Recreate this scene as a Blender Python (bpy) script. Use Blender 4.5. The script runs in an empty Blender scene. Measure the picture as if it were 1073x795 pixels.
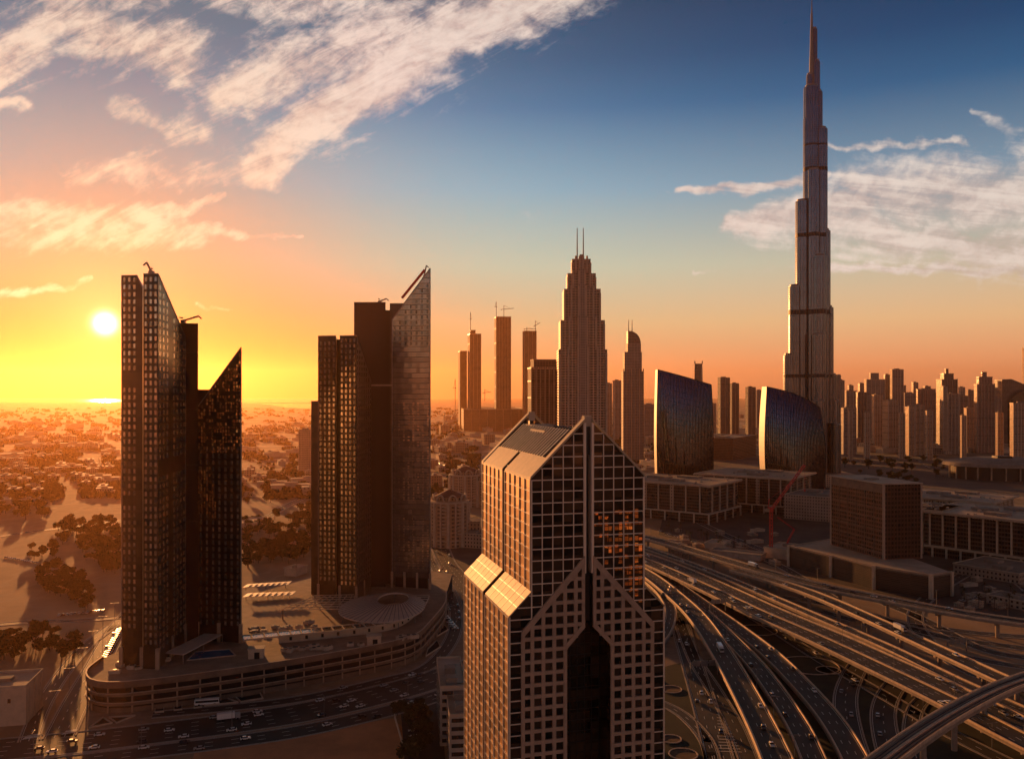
import bpy, math, random
import numpy as np
from mathutils import Vector, Matrix
random.seed(7)
R = math.radians
scene = bpy.context.scene
COL = scene.collection

# ------------------------------------------------------------------ camera
CAMH, FPX, CX, HY = 160.0, 900.0, 536.5, 412.0      # camera height (m), focal length in photo px, centre, horizon row
cam = bpy.data.cameras.new('camera'); camo = bpy.data.objects.new('camera', cam); COL.objects.link(camo)
camo.location = (0, 0, CAMH); camo.rotation_euler = (R(90), 0, 0)
cam.sensor_width = 36; cam.lens = 36 * FPX / 1073; cam.shift_y = (HY - 397.5) / 1073
cam.clip_start = 1; cam.clip_end = 60000
scene.camera = camo

# ------------------------------------------------------------------ exposure and render settings
scene.view_settings.view_transform = 'Standard'; scene.view_settings.look = 'None'
scene.view_settings.exposure = 0.62; scene.view_settings.gamma = 1; scene.view_settings.use_curve_mapping = False
cy = scene.cycles
cy.max_bounces = 5; cy.diffuse_bounces = 2; cy.glossy_bounces = 3; cy.transmission_bounces = 2
cy.volume_bounces = 1; cy.transparent_max_bounces = 4
cy.caustics_reflective = False; cy.caustics_refractive = False
cy.sample_clamp_indirect = 3; cy.sample_clamp_direct = 0
cy.use_denoising = True
cy.use_adaptive_sampling = True; cy.adaptive_threshold = 0.02

# ------------------------------------------------------------------ sun
SUN_AZ = math.atan((110 - CX) / FPX)                 # negative = left of the view axis
SUN_EL = math.atan((HY - 339) / (FPX / math.cos(SUN_AZ)))
SD = Vector((math.sin(SUN_AZ) * math.cos(SUN_EL), math.cos(SUN_AZ) * math.cos(SUN_EL), math.sin(SUN_EL)))
sun = bpy.data.lights.new('sun', 'SUN'); suno = bpy.data.objects.new('sun', sun); COL.objects.link(suno)
sun.energy = 5.0; sun.angle = R(0.6); sun.color = (1.0, 0.405, 0.12)
suno.rotation_euler = SD.to_track_quat('Z', 'Y').to_euler(); suno.location = SD * 3000

# ------------------------------------------------------------------ sky
world = bpy.data.worlds.new('World'); scene.world = world; world.use_nodes = True
WT = world.node_tree; WT.nodes.clear()
class N:
    """thin wrapper: node-socket arithmetic"""
    def __init__(s, t, sock): s.t, s.s = t, sock
    def op(s, o, b=None, c=None, rev=False, clamp=False):
        n = s.t.nodes.new('ShaderNodeMath'); n.operation = o; n.use_clamp = clamp
        for i, x in enumerate([s, b, c]):
            if x is None: continue
            j = (1 - i) if (rev and i < 2) else i
            if isinstance(x, N): s.t.links.new(x.s, n.inputs[j])
            else: n.inputs[j].default_value = x
        return N(s.t, n.outputs[0])
    def __add__(s, b): return s.op('ADD', b)
    __radd__ = __add__
    def __mul__(s, b): return s.op('MULTIPLY', b)
    __rmul__ = __mul__
    def __sub__(s, b): return s.op('SUBTRACT', b)
    def __rsub__(s, b): return s.op('SUBTRACT', b, rev=True)
    def __truediv__(s, b): return s.op('DIVIDE', b)
    def __rtruediv__(s, b): return s.op('DIVIDE', b, rev=True)
    def pow(s, b): return s.op('POWER', b)
    def sqrt(s): return s.op('SQRT')
    def abs(s): return s.op('ABSOLUTE')
    def mx(s, b): return s.op('MAXIMUM', b)
    def mn(s, b): return s.op('MINIMUM', b)
    def fract(s): return s.op('FRACT')
    def floor(s): return s.op('FLOOR')
    def sat(s): return s.op('ADD', 0.0, clamp=True)
    def lt(s, b): return s.op('LESS_THAN', b)
    def gt(s, b): return s.op('GREATER_THAN', b)
    def exp(s): return s.op('EXPONENT')
    def smooth(s, a, b):
        n = s.t.nodes.new('ShaderNodeMapRange'); n.interpolation_type = 'SMOOTHSTEP'
        s.t.links.new(s.s, n.inputs[0]); n.inputs[1].default_value = a; n.inputs[2].default_value = b
        return N(s.t, n.outputs[0])
def link(t, a, b): t.links.new(a.s if isinstance(a, N) else a, b)
def combine(t, x, y, z=0.0):
    n = t.nodes.new('ShaderNodeCombineXYZ')
    for i, v in enumerate((x, y, z)):
        if isinstance(v, N): link(t, v, n.inputs[i])
        else: n.inputs[i].default_value = v
    return N(t, n.outputs[0])
def noise(t, vec, scale=1.0, detail=4.0, rough=0.55, dist=0.0):
    n = t.nodes.new('ShaderNodeTexNoise'); link(t, vec, n.inputs['Vector'])
    n.inputs['Scale'].default_value = scale; n.inputs['Detail'].default_value = detail
    n.inputs['Roughness'].default_value = rough; n.inputs['Distortion'].default_value = dist
    return N(t, n.outputs[0])
def ramp(t, fac, stops, interp='LINEAR'):
    n = t.nodes.new('ShaderNodeValToRGB'); link(t, fac, n.inputs[0]); cr = n.color_ramp; cr.interpolation = interp
    while len(cr.elements) < len(stops): cr.elements.new(0.5)
    for e, (p, c) in zip(cr.elements, stops):
        e.position = p; e.color = (*c, 1) if len(c) == 3 else c
    return N(t, n.outputs[0])
def mixc(t, f, a, b, mode='MIX'):
    n = t.nodes.new('ShaderNodeMix'); n.data_type = 'RGBA'; n.blend_type = mode
    for sk, v in ((n.inputs[0], f), (n.inputs[6], a), (n.inputs[7], b)):
        if isinstance(v, N): link(t, v, sk)
        elif isinstance(v, (int, float)): sk.default_value = v
        else: sk.default_value = (*v, 1)
    return N(t, n.outputs[2])
def sepxyz(t, v):
    n = t.nodes.new('ShaderNodeSeparateXYZ'); link(t, v, n.inputs[0])
    return [N(t, n.outputs[i]) for i in range(3)]

def make_sky():
    t = WT
    tc = t.nodes.new('ShaderNodeTexCoord')
    dx, dy, dz = sepxyz(t, tc.outputs['Generated'])
    hor = (dx * dx + dy * dy).sqrt().mx(1e-4)
    el = (dz / hor).op('ARCTANGENT')
    cosang = dx * SD.x + dy * SD.y + dz * SD.z
    ang = cosang.mn(1.0).op('ARCCOSINE')
    e = el.mx(0.0)
    base = ramp(t, e / 0.9, [(0.0, (.62, .235, .105)), (.039, (.84, .37, .17)), (.089, (.80, .50, .255)), (.161, (.56, .53, .40)), (.257, (.21, .34, .45)),
                             (.356, (.018, .125, .28)), (.411, (.001, .068, .185)), (.471, (.0, .042, .125)), (.667, (.018, .024, .055)), (1.0, (.075, .045, .03))])
    up = (((ang / 0.55).pow(2.0) * -1.0).exp() * 0.9 - 0.2) * e.smooth(0.08, 0.30) + 1.0
    dk = 1.0 - ((ang / 0.33).pow(2.0) * -1.0).exp() * 0.96
    dkr = 1.0 - ((ang / 0.46).pow(2.0) * -1.0).exp() * 0.96
    base = mixc(t, 1.0, base, combine(t, up * dkr, up * dk, up * dk), 'MULTIPLY')
    gb = ((ang / 0.46).pow(2.0) * -1.0).exp() * e.smooth(0.02, 0.17)
    base = mixc(t, 1.0, base, mixc(t, 1.0, (.0, .175, .165), combine(t, gb, gb, gb), 'MULTIPLY'), 'ADD')
    # side of the sky away from the sun is dimmer (mauve dusk)
    back = (cosang * -1.0).smooth(-0.55, 0.35)
    base = mixc(t, back * 0.93, base, mixc(t, 1.0, base, mixc(t, e.smooth(0.04, 0.22), (1.10, .82, .68), (.85, .85, .95)), 'MULTIPLY'))
    col = base
    # ---- cirrus, laid out over azimuth / elevation of the sky (tan of both, in units of 1/900)
    ysafe = dy.mx(0.05)
    X = dx / ysafe * 900.0 + CX
    Y = dz / ysafe * -900.0 + HY
    pv = combine(t, X / 100.0, Y / 100.0, 0.0)
    warpn = t.nodes.new('ShaderNodeTexNoise'); link(t, pv, warpn.inputs['Vector']); warpn.inputs['Scale'].default_value = 1.3; warpn.inputs['Detail'].default_value = 5
    wx, wy, _ = sepxyz(t, warpn.outputs[1])
    Xw = X + (wx - 0.5) * 90.0
    Yw = Y + (wy - 0.5) * 70.0
    def seg(x0, y0, x1, y1, r0, r1, amp=1.0):
        vx, vy = x1 - x0, y1 - y0; L2 = vx * vx + vy * vy
        tt = (((Xw - x0) * vx + (Yw - y0) * vy) / L2).sat()
        px_ = Xw - x0 - tt * vx; py_ = Yw - y0 - tt * vy
        d = (px_ * px_ + py_ * py_).sqrt() / (tt * (r1 - r0) + r0)
        return ((d * d) * -1.0).exp() * amp
    m = seg(600, -40, 330, 125, 55, 46, 1.15)
    for a in [(330, 120, 270, 175, 40, 24, 1.0), (290, 165, 70, 192, 26, 16, .72), (-10, 70, 60, 15, 36, 40, .95), (60, 15, 190, 60, 46, 36, .95), (225, 98, 420, 28, 28, 60, .95),
              (60, -20, 330, -10, 30, 50, .8), (120, 110, 200, 140, 16, 24, .6), (-10, 228, 200, 248, 26, 22, .95), (130, 232, 235, 200, 14, 6, .9), (200, 250, 315, 246, 8, 3, .8),
              (-10, 296, 95, 298, 9, 4, .9), (-10, 112, 25, 110, 12, 8, .7), (700, 207, 850, 188, 5, 12, 1.1), (760, 235, 900, 222, 13, 30, 1.1), (880, 208, 1090, 196, 34, 52, 1.02),
              (860, 240, 1090, 262, 20, 40, .98), (850, 280, 1090, 282, 7, 10, .95), (870, 155, 1010, 152, 4, 6, .75), (1025, 120, 1080, 142, 5, 14, .5), (200, 323, 255, 324, 4, 3, .6), (740, 283, 860, 280, 3, 4, .5),
              (480, 232, 560, 228, 10, 8, .3)]:
        m = m.mx(seg(*a))
    # cloud texture: fine ripples crossing stretched streaks
    ca, sa = math.cos(R(-28)), math.sin(R(-28))
    U = X * ca + Y * sa; V = Y * ca - X * sa
    streak1 = noise(t, combine(t, U / 120.0, V / 26.0, 3.1), 1.0, 9.0, 0.66, 1.0)
    streak2 = noise(t, combine(t, (X + Y * .12) / 190.0, (Y - X * .12) / 17.0, 5.1), 1.0, 8.0, 0.62, 0.7)
    side = X.smooth(560.0, 700.0)
    streak = streak1 * (1.0 - side) + streak2 * side
    puff = noise(t, combine(t, U / 17.0, V / 13.0, 7.7), 1.0, 4.0, 0.6, 0.4)
    big = noise(t, combine(t, X / 75.0, Y / 38.0, 1.7), 1.0, 5.0, 0.6, 0.6)
    tex = streak * 0.55 + puff * 0.30 + big * 0.42
    dens = (m * 0.98 + (tex - 0.635) * 2.3 - 0.27).smooth(0.0, 0.78)
    dens = dens * dy.smooth(0.1, 0.3) * m.smooth(0.02, 0.35)
    ccol = ramp(t, ang / 0.9, [(0.0, (.55, .60, .40)), (0.2, (.62, .62, .48)), (0.45, (.80, .68, .60)), (1.0, (.74, .65, .58))])
    cshade = mixc(t, tex.smooth(0.42, 0.78), (.62, .54, .56), (1.12, 1.1, 1.08))
    ccol = mixc(t, 1.0, ccol, cshade, 'MULTIPLY')
    col = mixc(t, dens * 0.9, col, ccol)
    # thin veil at top left
    # ---- solar disc and its close glow
    disc = ((ang / 0.0085).pow(2.0) * -1.0).exp() * 9.0
    glow = ((ang / 0.045) * -1.0).exp() * 0.55 + ((ang / 0.16) * -1.0).exp() * 0.03
    col = mixc(t, 1.0, col, mixc(t, 1.0, (1.0, .74, .26), combine(t, glow, glow, glow), 'MULTIPLY'), 'ADD')
    col = mixc(t, 1.0, col, mixc(t, 1.0, (1.0, .85, .5), combine(t, disc, disc, disc), 'MULTIPLY'), 'ADD')
    sky = t.nodes.new('ShaderNodeTexSky'); sky.sky_type = 'NISHITA'; sky.sun_disc = False
    sky.sun_elevation = SUN_EL; sky.sun_rotation = SUN_AZ; sky.dust_density = 3.0; sky.altitude = 160
    nis = mixc(t, 1.0, N(t, sky.outputs[0]), (.03, .024, .024), 'MULTIPLY')
    tot = mixc(t, 1.0, mixc(t, 1.0, col, (10, 10, 10), 'MULTIPLY'), nis, 'ADD')
    bg = t.nodes.new('ShaderNodeBackground'); link(t, tot, bg.inputs[0]); bg.inputs[1].default_value = 0.065
    out = t.nodes.new('ShaderNodeOutputWorld'); t.links.new(bg.outputs[0], out.inputs[0])
make_sky()
world.cycles.sampling_method = 'MANUAL'; world.cycles.sample_map_resolution = 2048

HAZE_DENSITY, HAZE_COLOR, HAZE_G = 0.000023, (.93, .47, .19), 0.74

# ------------------------------------------------------------------ helpers
def X_at(px, D): return (px - CX) / FPX * D
def Z_at(py, D): return CAMH - (py - HY) / FPX * D
def G(px, py, z=0.0):
    """world point at height z seen at photo pixel (px,py)"""
    D = (CAMH - z) * FPX / (py - HY)
    return Vector((X_at(px, D), D, z))

class MB:
    def __init__(s): s.v, s.f, s.m = [], [], []
    def add(s, vs, fs, mi=0):
        o = len(s.v); s.v.extend([tuple(p) for p in vs])
        for k, f in enumerate(fs):
            s.f.append([o + i for i in f]); s.m.append(mi[k] if isinstance(mi, (list, tuple)) else mi)
        return s
    def box(s, x0, x1, y0, y1, z0, z1, mi=0):
        return s.add([(x0, y0, z0), (x1, y0, z0), (x1, y1, z0), (x0, y1, z0), (x0, y0, z1), (x1, y0, z1), (x1, y1, z1), (x0, y1, z1)],
                     [(0, 3, 2, 1), (4, 5, 6, 7), (0, 1, 5, 4), (1, 2, 6, 5), (2, 3, 7, 6), (3, 0, 4, 7)], mi)
    def prism(s, pts, z0, z1, mi=0, mt=None):
        n = len(pts); zs = z1 if isinstance(z1, (list, tuple)) else [z1] * n
        area = sum(pts[i][0] * pts[(i + 1) % n][1] - pts[(i + 1) % n][0] * pts[i][1] for i in range(n))
        if area < 0: pts = pts[::-1]; zs = list(zs)[::-1]
        vs = [(p[0], p[1], z0) for p in pts] + [(p[0], p[1], z) for p, z in zip(pts, zs)]
        fs = [tuple(range(n))[::-1], tuple(range(n, 2 * n))] + [(i, (i + 1) % n, n + (i + 1) % n, n + i) for i in range(n)]
        mt = mi if mt is None else mt
        return s.add(vs, fs, [mi, mt] + [mi] * n)
    def xz(s, prof, y0, y1, mi=0):
        """profile in (x,z) extruded along y"""
        n = len(prof)
        area = sum(prof[i][0] * prof[(i + 1) % n][1] - prof[(i + 1) % n][0] * prof[i][1] for i in range(n))
        if area < 0: prof = prof[::-1]
        vs = [(p[0], y0, p[1]) for p in prof] + [(p[0], y1, p[1]) for p in prof]
        fs = [tuple(range(n)), tuple(range(n, 2 * n))[::-1]] + [((i + 1) % n, i, n + i, n + (i + 1) % n) for i in range(n)]
        return s.add(vs, fs, mi)
    def bar(s, p, q, w, h=None, mi=0):
        p, q = Vector(p), Vector(q); h = h or w; d = (q - p)
        if d.length < 1e-6: return s
        d.normalize(); up = Vector((0, 0, 1)) if abs(d.z) < .95 else Vector((0, 1, 0))
        a = d.cross(up).normalized() * w / 2; b = a.cross(d).normalized() * h / 2
        return s.add([p - a - b, p + a - b, p + a + b, p - a + b, q - a - b, q + a - b, q + a + b, q - a + b],
                     [(0, 1, 2, 3), (7, 6, 5, 4), (0, 4, 5, 1), (1, 5, 6, 2), (2, 6, 7, 3), (3, 7, 4, 0)], mi)
    def cyl(s, x, y, z0, z1, r0, r1=None, n=16, mi=0, sx=1, sy=1):
        r1 = r0 if r1 is None else r1
        vs = []
        for z, r in ((z0, r0), (z1, r1)):
            for i in range(n): a = 2 * math.pi * i / n; vs.append((x + sx * r * math.cos(a), y + sy * r * math.sin(a), z))
        fs = [tuple(range(n))[::-1], tuple(range(n, 2 * n))] + [(i, (i + 1) % n, n + (i + 1) % n, n + i) for i in range(n)]
        return s.add(vs, fs, mi)
    def dome(s, x, y, z, r, h, n=20, k=6, mi=0):
        vs = []; fs = []
        for j in range(k):
            a = math.pi / 2 * j / k
            for i in range(n): b = 2 * math.pi * i / n; vs.append((x + r * math.cos(a) * math.cos(b), y + r * math.cos(a) * math.sin(b), z + h * math.sin(a)))
        vs.append((x, y, z + h))
        for j in range(k - 1):
            for i in range(n): fs.append((j * n + i, j * n + (i + 1) % n, (j + 1) * n + (i + 1) % n, (j + 1) * n + i))
        for i in range(n): fs.append(((k - 1) * n + i, (k - 1) * n + (i + 1) % n, k * n))
        return s.add(vs, fs, mi)
    def wall(s, pts, z0, z1, t, mi=0, closed=False):
        """wall of thickness t along a polyline (inner side on the left)"""
        n = len(pts); P = [Vector((p[0], p[1])) for p in pts]; off = []
        for i in range(n):
            a = P[i - 1] if (i > 0 or closed) else None; b = P[(i + 1) % n] if (i < n - 1 or closed) else None
            d = Vector((0, 0))
            if a is not None: d += (P[i] - a).normalized()
            if b is not None: d += (b - P[i]).normalized()
            d.normalize(); off.append(Vector((-d.y, d.x)) * t)
        for i in range(n if closed else n - 1):
            j = (i + 1) % n
            q = [P[i], P[j], P[j] + off[j], P[i] + off[i]]
            s.add([(p.x, p.y, z0) for p in q] + [(p.x, p.y, z1) for p in q],
                  [(0, 3, 2, 1), (4, 5, 6, 7), (0, 1, 5, 4), (1, 2, 6, 5), (2, 3, 7, 6), (3, 0, 4, 7)], mi)
        return s
    def quad(s, a, b, c, d, mi=0): return s.add([a, b, c, d], [(0, 1, 2, 3)], mi)
    def build(s, name, mats, parent=None, smooth=False):
        """verts are in the frame of the top-level parent"""
        me = bpy.data.meshes.new(name); me.from_pydata(s.v, [], s.f)
        for m in (mats if isinstance(mats, (list, tuple)) else [mats]): me.materials.append(m)
        me.polygons.foreach_set('material_index', s.m)
        if smooth: me.polygons.foreach_set('use_smooth', [True] * len(s.f))
        me.update()
        co = np.array(s.v, dtype=np.float64).reshape(-1, 3); nl = len(me.loops)
        vi = np.empty(nl, dtype=np.int32); me.loops.foreach_get('vertex_index', vi)
        nrm = np.empty(len(s.f) * 3); me.polygons.foreach_get('normal', nrm); nrm = nrm.reshape(-1, 3)
        tot = np.empty(len(s.f), dtype=np.int32); me.polygons.foreach_get('loop_total', tot)
        ln = np.repeat(nrm, tot, axis=0); p = co[vi]
        hx = np.hypot(ln[:, 0], ln[:, 1]); wallm = np.abs(ln[:, 2]) < 0.8
        hs = np.where(hx < 1e-6, 1, hx)
        u = np.where(wallm, (-ln[:, 1] / hs) * p[:, 0] + (ln[:, 0] / hs) * p[:, 1], p[:, 0]); v = np.where(wallm, p[:, 2], p[:, 1])
        uv = me.uv_layers.new(name='UVMap'); uv.data.foreach_set('uv', np.stack([u, v], 1).ravel().astype(np.float32))
        o = bpy.data.objects.new(name, me); COL.objects.link(o)
        if parent is not None: o.parent = parent
        return o

def tag(o, label, cat, group=None, kind=None):
    o['label'] = label; o['category'] = cat
    if group: o['group'] = group
    if kind: o['kind'] = kind
    return o
def thing(name, label, cat, loc=(0, 0, 0), yaw=0.0, group=None):
    o = bpy.data.objects.new(name, None); COL.objects.link(o); o.location = loc; o.rotation_euler = (0, 0, yaw)
    o.empty_display_size = 1
    return tag(o, label, cat, group)
def structure(o): o['kind'] = 'structure'; return o
def copy_tree(o, parent=None):
    c = o.copy(); COL.objects.link(c)
    if parent is not None: c.parent = parent
    for ch in o.children: copy_tree(ch, c)
    return c
def part_set(name, mbs, mat, parent, key=None, cap=100):
    """many equal parts on one thing: the first `cap` (largest in view) as parts, the rest as one"""
    if key: mbs = sorted(mbs, key=key)
    for m in mbs[:cap]: m.build(name, mat, parent)
    rest = mbs[cap:]
    if rest:
        a = MB()
        for m in rest: a.add(m.v, m.f, m.m)
        o = a.build('remaining_' + name + 's', mat, parent); o['kind'] = 'stuff'

# ------------------------------------------------------------------ materials
def new_mat(name):
    m = bpy.data.materials.new(name); m.use_nodes = True; t = m.node_tree
    return m, t, t.nodes['Principled BSDF']
def setp(b, color=None, rough=None, metal=None, spec=None):
    if color is not None: b.inputs['Base Color'].default_value = (*color, 1)
    if rough is not None: b.inputs['Roughness'].default_value = rough
    if metal is not None: b.inputs['Metallic'].default_value = metal
    if spec is not None: b.inputs['Specular IOR Level'].default_value = spec
def simple(name, color, rough=0.8, metal=0.0, var=0.25, scale=0.15, spec=0.5, bump=0.0, streak=False):
    m, t, b = new_mat(name); setp(b, color, rough, metal, spec)
    tc = t.nodes.new('ShaderNodeTexCoord')
    vec = N(t, tc.outputs['Object'])
    if streak:
        x, y, z = sepxyz(t, vec); vec = combine(t, x, y, z * 0.15)
    n = noise(t, vec, scale, 6, 0.65)
    k = n.smooth(0.25, 0.75)
    dk = tuple(c * (1 - var) for c in color); lt = tuple(min(1, c * (1 + var)) for c in color)
    link(t, mixc(t, k, dk, lt), b.inputs['Base Color'])
    if bump:
        bn = t.nodes.new('ShaderNodeBump'); bn.inputs['Strength'].default_value = bump; bn.inputs['Distance'].default_value = 0.3
        link(t, noise(t, vec, scale * 6, 4), bn.inputs['Height']); t.links.new(bn.outputs[0], b.inputs['Normal'])
    return m
def tilt_normal(t, cell, amt):
    """every pane sits a hair out of true: tiny per-cell normal tilt"""
    w = t.nodes.new('ShaderNodeTexWhiteNoise'); w.noise_dimensions = '3D'; link(t, cell, w.inputs['Vector'])
    g = t.nodes.new('ShaderNodeNewGeometry')
    v1 = t.nodes.new('ShaderNodeVectorMath'); v1.operation = 'SUBTRACT'; t.links.new(w.outputs['Color'], v1.inputs[0]); v1.inputs[1].default_value = (.5, .5, .5)
    v2 = t.nodes.new('ShaderNodeVectorMath'); v2.operation = 'SCALE'; t.links.new(v1.outputs[0], v2.inputs[0]); v2.inputs['Scale'].default_value = amt
    v3 = t.nodes.new('ShaderNodeVectorMath'); v3.operation = 'ADD'; t.links.new(g.outputs['Normal'], v3.inputs[0]); t.links.new(v2.outputs[0], v3.inputs[1])
    v4 = t.nodes.new('ShaderNodeVectorMath'); v4.operation = 'NORMALIZE'; t.links.new(v3.outputs[0], v4.inputs[0])
    return v4.outputs[0], N(t, w.outputs['Value'])
def glass(name, color=(.03, .03, .035), rough=0.08, metal=0.0, cell=(2.78, 2.95), tilt=0.02, spec=0.9, ior=1.7, var=0.6):
    m, t, b = new_mat(name); setp(b, color, rough, metal, spec); b.inputs['IOR'].default_value = ior
    tc = t.nodes.new('ShaderNodeTexCoord'); u, v, _ = sepxyz(t, tc.outputs['UV'])
    cellv = combine(t, (u / cell[0]).floor(), (v / cell[1]).floor(), 0.0)
    nr, val = tilt_normal(t, cellv, tilt); t.links.new(nr, b.inputs['Normal'])
    link(t, mixc(t, val, tuple(c * (1 - var) for c in color), tuple(c * (1 + var) for c in color)), b.inputs['Base Color'])
    return m
def facade(name, wall, win=(.025, .025, .03), bay=3.5, floor=3.6, ww=0.55, wh=0.55, rough=0.75, wrough=0.12, var=0.2, vert=0.0, tilt=0.03, bayoff=0.0):
    """masonry or panel wall with a grid of windows, laid along the wall in metres"""
    m, t, b = new_mat(name); setp(b, wall, rough)
    tc = t.nodes.new('ShaderNodeTexCoord'); u, v, _ = sepxyz(t, tc.outputs['UV'])
    uu = u / bay + bayoff; vv = v / floor
    wm = ((uu.fract() - 0.5).abs().lt(ww / 2)) * ((vv.fract() - 0.5).abs().lt(wh / 2))
    cellv = combine(t, uu.floor(), vv.floor(), 1.0)
    nr, val = tilt_normal(t, cellv, tilt)
    geo = t.nodes.new('ShaderNodeNewGeometry'); nz = sepxyz(t, geo.outputs['Normal'])[2]
    wm = wm * nz.abs().lt(0.5)
    n = noise(t, N(t, tc.outputs['Object']), 0.05, 6, 0.65).smooth(.25, .75)
    wc = mixc(t, n, tuple(c * (1 - var) for c in wall), tuple(min(1, c * (1 + var)) for c in wall))
    if vert:   # projecting vertical ribs between bays
        rib = ((u / (bay * 2)).fract() - 0.5).abs().lt(0.12); wc = mixc(t, rib * vert, wc, tuple(min(1, c * 1.5) for c in wall))
    gc = mixc(t, val, tuple(c * .4 for c in win), tuple(c * 1.8 for c in win))
    link(t, mixc(t, wm, wc, gc), b.inputs['Base Color'])
    link(t, wm * (wrough - rough) + rough, b.inputs['Roughness'])
    bp = t.nodes.new('ShaderNodeBump'); bp.inputs['Distance'].default_value = 0.25; bp.inputs['Strength'].default_value = 0.5
    link(t, 1.0 - wm, bp.inputs['Height'])
    mx = t.nodes.new('ShaderNodeMix'); mx.data_type = 'VECTOR'; link(t, wm, mx.inputs[0]); t.links.new(bp.outputs[0], mx.inputs[4]); t.links.new(nr, mx.inputs[5])
    t.links.new(mx.outputs[1], b.inputs['Normal'])
    return m

M = {}
M['concrete'] = simple('concrete', (.36, .26, .185), .85, var=.25, scale=.12)
M['pale_concrete'] = simple('pale_concrete', (.50, .39, .29), .8, var=.2, scale=.2)
M['parapet'] = simple('parapet_concrete', (.60, .44, .31), .7, var=.2, scale=.3, streak=True)
M['asphalt'] = simple('asphalt', (.050, .040, .031), .75, var=.35, scale=.05)
M['marking'] = simple('road_paint', (.70, .66, .6), .7, var=.15, scale=1)
M['kerb'] = simple('kerb_stone', (.40, .33, .27), .8, var=.2, scale=.5)
M['paving'] = simple('paving', (.32, .215, .145), .85, var=.25, scale=.15)
M['lawn'] = simple('lawn', (.030, .028, .012), .95, var=.45, scale=.07)
M['flower'] = simple('flower_bed_soil', (.15, .085, .045), .95, var=.4, scale=.3)
M['stone'] = simple('pink_stone', (.42, .30, .22), .7, var=.15, scale=.5)
M['alu'] = simple('aluminium', (.80, .68, .56), .45, .2, var=.08, scale=.5)
M['gold_panel'] = simple('satin_panel', (.52, .40, .27), .62, .15, var=.12, scale=.35)
M['dark_metal'] = simple('dark_metal', (.035, .03, .028), .5, .4, var=.2, scale=.3)
M['steel'] = simple('grey_steel', (.22, .20, .19), .5, .5, var=.2, scale=.5)
M['red_steel'] = simple('red_steel', (.55, .035, .03), .5, .1, var=.15, scale=.5)
M['roof_grey'] = simple('roof_grey', (.26, .21, .17), .9, var=.3, scale=.12)
M['roof_pale'] = simple('roof_pale', (.48, .36, .26), .8, var=.2, scale=.08)
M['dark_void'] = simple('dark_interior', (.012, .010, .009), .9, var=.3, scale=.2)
M['cream'] = simple('cream_wall', (.55, .42, .30), .85, var=.15, scale=.2)
M['tile'] = simple('red_tile', (.20, .07, .04), .8, var=.25, scale=.5)
M['bark'] = simple('bark', (.09, .06, .04), .9, var=.3, scale=2)
M['rubber'] = simple('rubber', (.015, .015, .015), .8, var=.2, scale=5)
M['car_glass'] = simple('car_glass', (.02, .02, .022), .1, var=.1, scale=1)
M['membrane'] = simple('pale_membrane', (.55, .46, .38), .6, var=.1, scale=.4)
# ------------------------------------------------------------------ air
hb = MB().box(-21000, 21000, -3000, 27000, -1.0, 880)
hm = bpy.data.materials.new('haze'); hm.use_nodes = True; ht = hm.node_tree; ht.nodes.clear()
pvn = ht.nodes.new('ShaderNodeVolumePrincipled'); pvn.inputs['Color'].default_value = (*HAZE_COLOR, 1)
pvn.inputs['Density'].default_value = HAZE_DENSITY; pvn.inputs['Anisotropy'].default_value = HAZE_G
ho = ht.nodes.new('ShaderNodeOutputMaterial'); ht.links.new(pvn.outputs[0], ho.inputs['Volume'])
hz = hb.build('haze', hm); hz['kind'] = 'stuff'; tag(hz, 'warm dusty haze lying over the whole city', 'haze'); hz.display_type = 'WIRE'

# ------------------------------------------------------------------ ground
def ground_mat():
    m, t, b = new_mat('sandy_ground'); setp(b, (.3, .2, .12), .95)
    tc = t.nodes.new('ShaderNodeTexCoord'); P = N(t, tc.outputs['Object'])
    n1 = noise(t, P, 0.004, 8, 0.65); n2 = noise(t, P, 0.03, 6, 0.6); n3 = noise(t, P, 0.4, 4, 0.6)
    c = mixc(t, n1.smooth(.35, .65), (.25, .15, .08), (.48, .31, .175))
    c = mixc(t, n2.smooth(.3, .7) * .5, c, (.27, .18, .11))
    # plots and blocks of the far city
    vo = t.nodes.new('ShaderNodeTexVoronoi'); link(t, P, vo.inputs['Vector']); vo.inputs['Scale'].default_value = 0.016; vo.distance = 'CHEBYCHEV'
    cr, cg, cb = sepxyz(t, vo.outputs['Color'])
    y = sepxyz(t, P)[1]
    c = mixc(t, cr.gt(.62) * y.smooth(900, 1500) * .55, c, (.07, .06, .035))
    c = mixc(t, cr.lt(.16) * y.smooth(900, 1500) * .5, c, (.5, .4, .3))
    c = mixc(t, n3.smooth(.55, .8) * .35, c, (.16, .11, .07))
    # tyre tracks
    w = t.nodes.new('ShaderNodeTexWave'); link(t, P, w.inputs['Vector']); w.inputs['Scale'].default_value = .012; w.inputs['Distortion'].default_value = 14; w.inputs['Detail'].default_value = 3
    c = mixc(t, N(t, w.outputs['Fac']).smooth(.86, .97) * .3, c, (.42, .30, .2))
    link(t, c, b.inputs['Base Color'])
    bn = t.nodes.new('ShaderNodeBump'); bn.inputs['Strength'].default_value = .4; bn.inputs['Distance'].default_value = .6
    link(t, n3, bn.inputs['Height']); t.links.new(bn.outputs[0], b.inputs['Normal'])
    return m
M['ground'] = ground_mat()
gx = [-20000, -12000, -7000, -4000, -2500, -1500, -1000, -750, -500, -250, 0, 250, 500, 750, 1000, 1500, 2500, 4000, 7000, 12000, 20000]
gy = [-2000, -500, 0, 200, 400, 600, 800, 1000, 1300, 1700, 2300, 3200, 4500, 6500, 9000, 13000, 18000, 26000]
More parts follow.
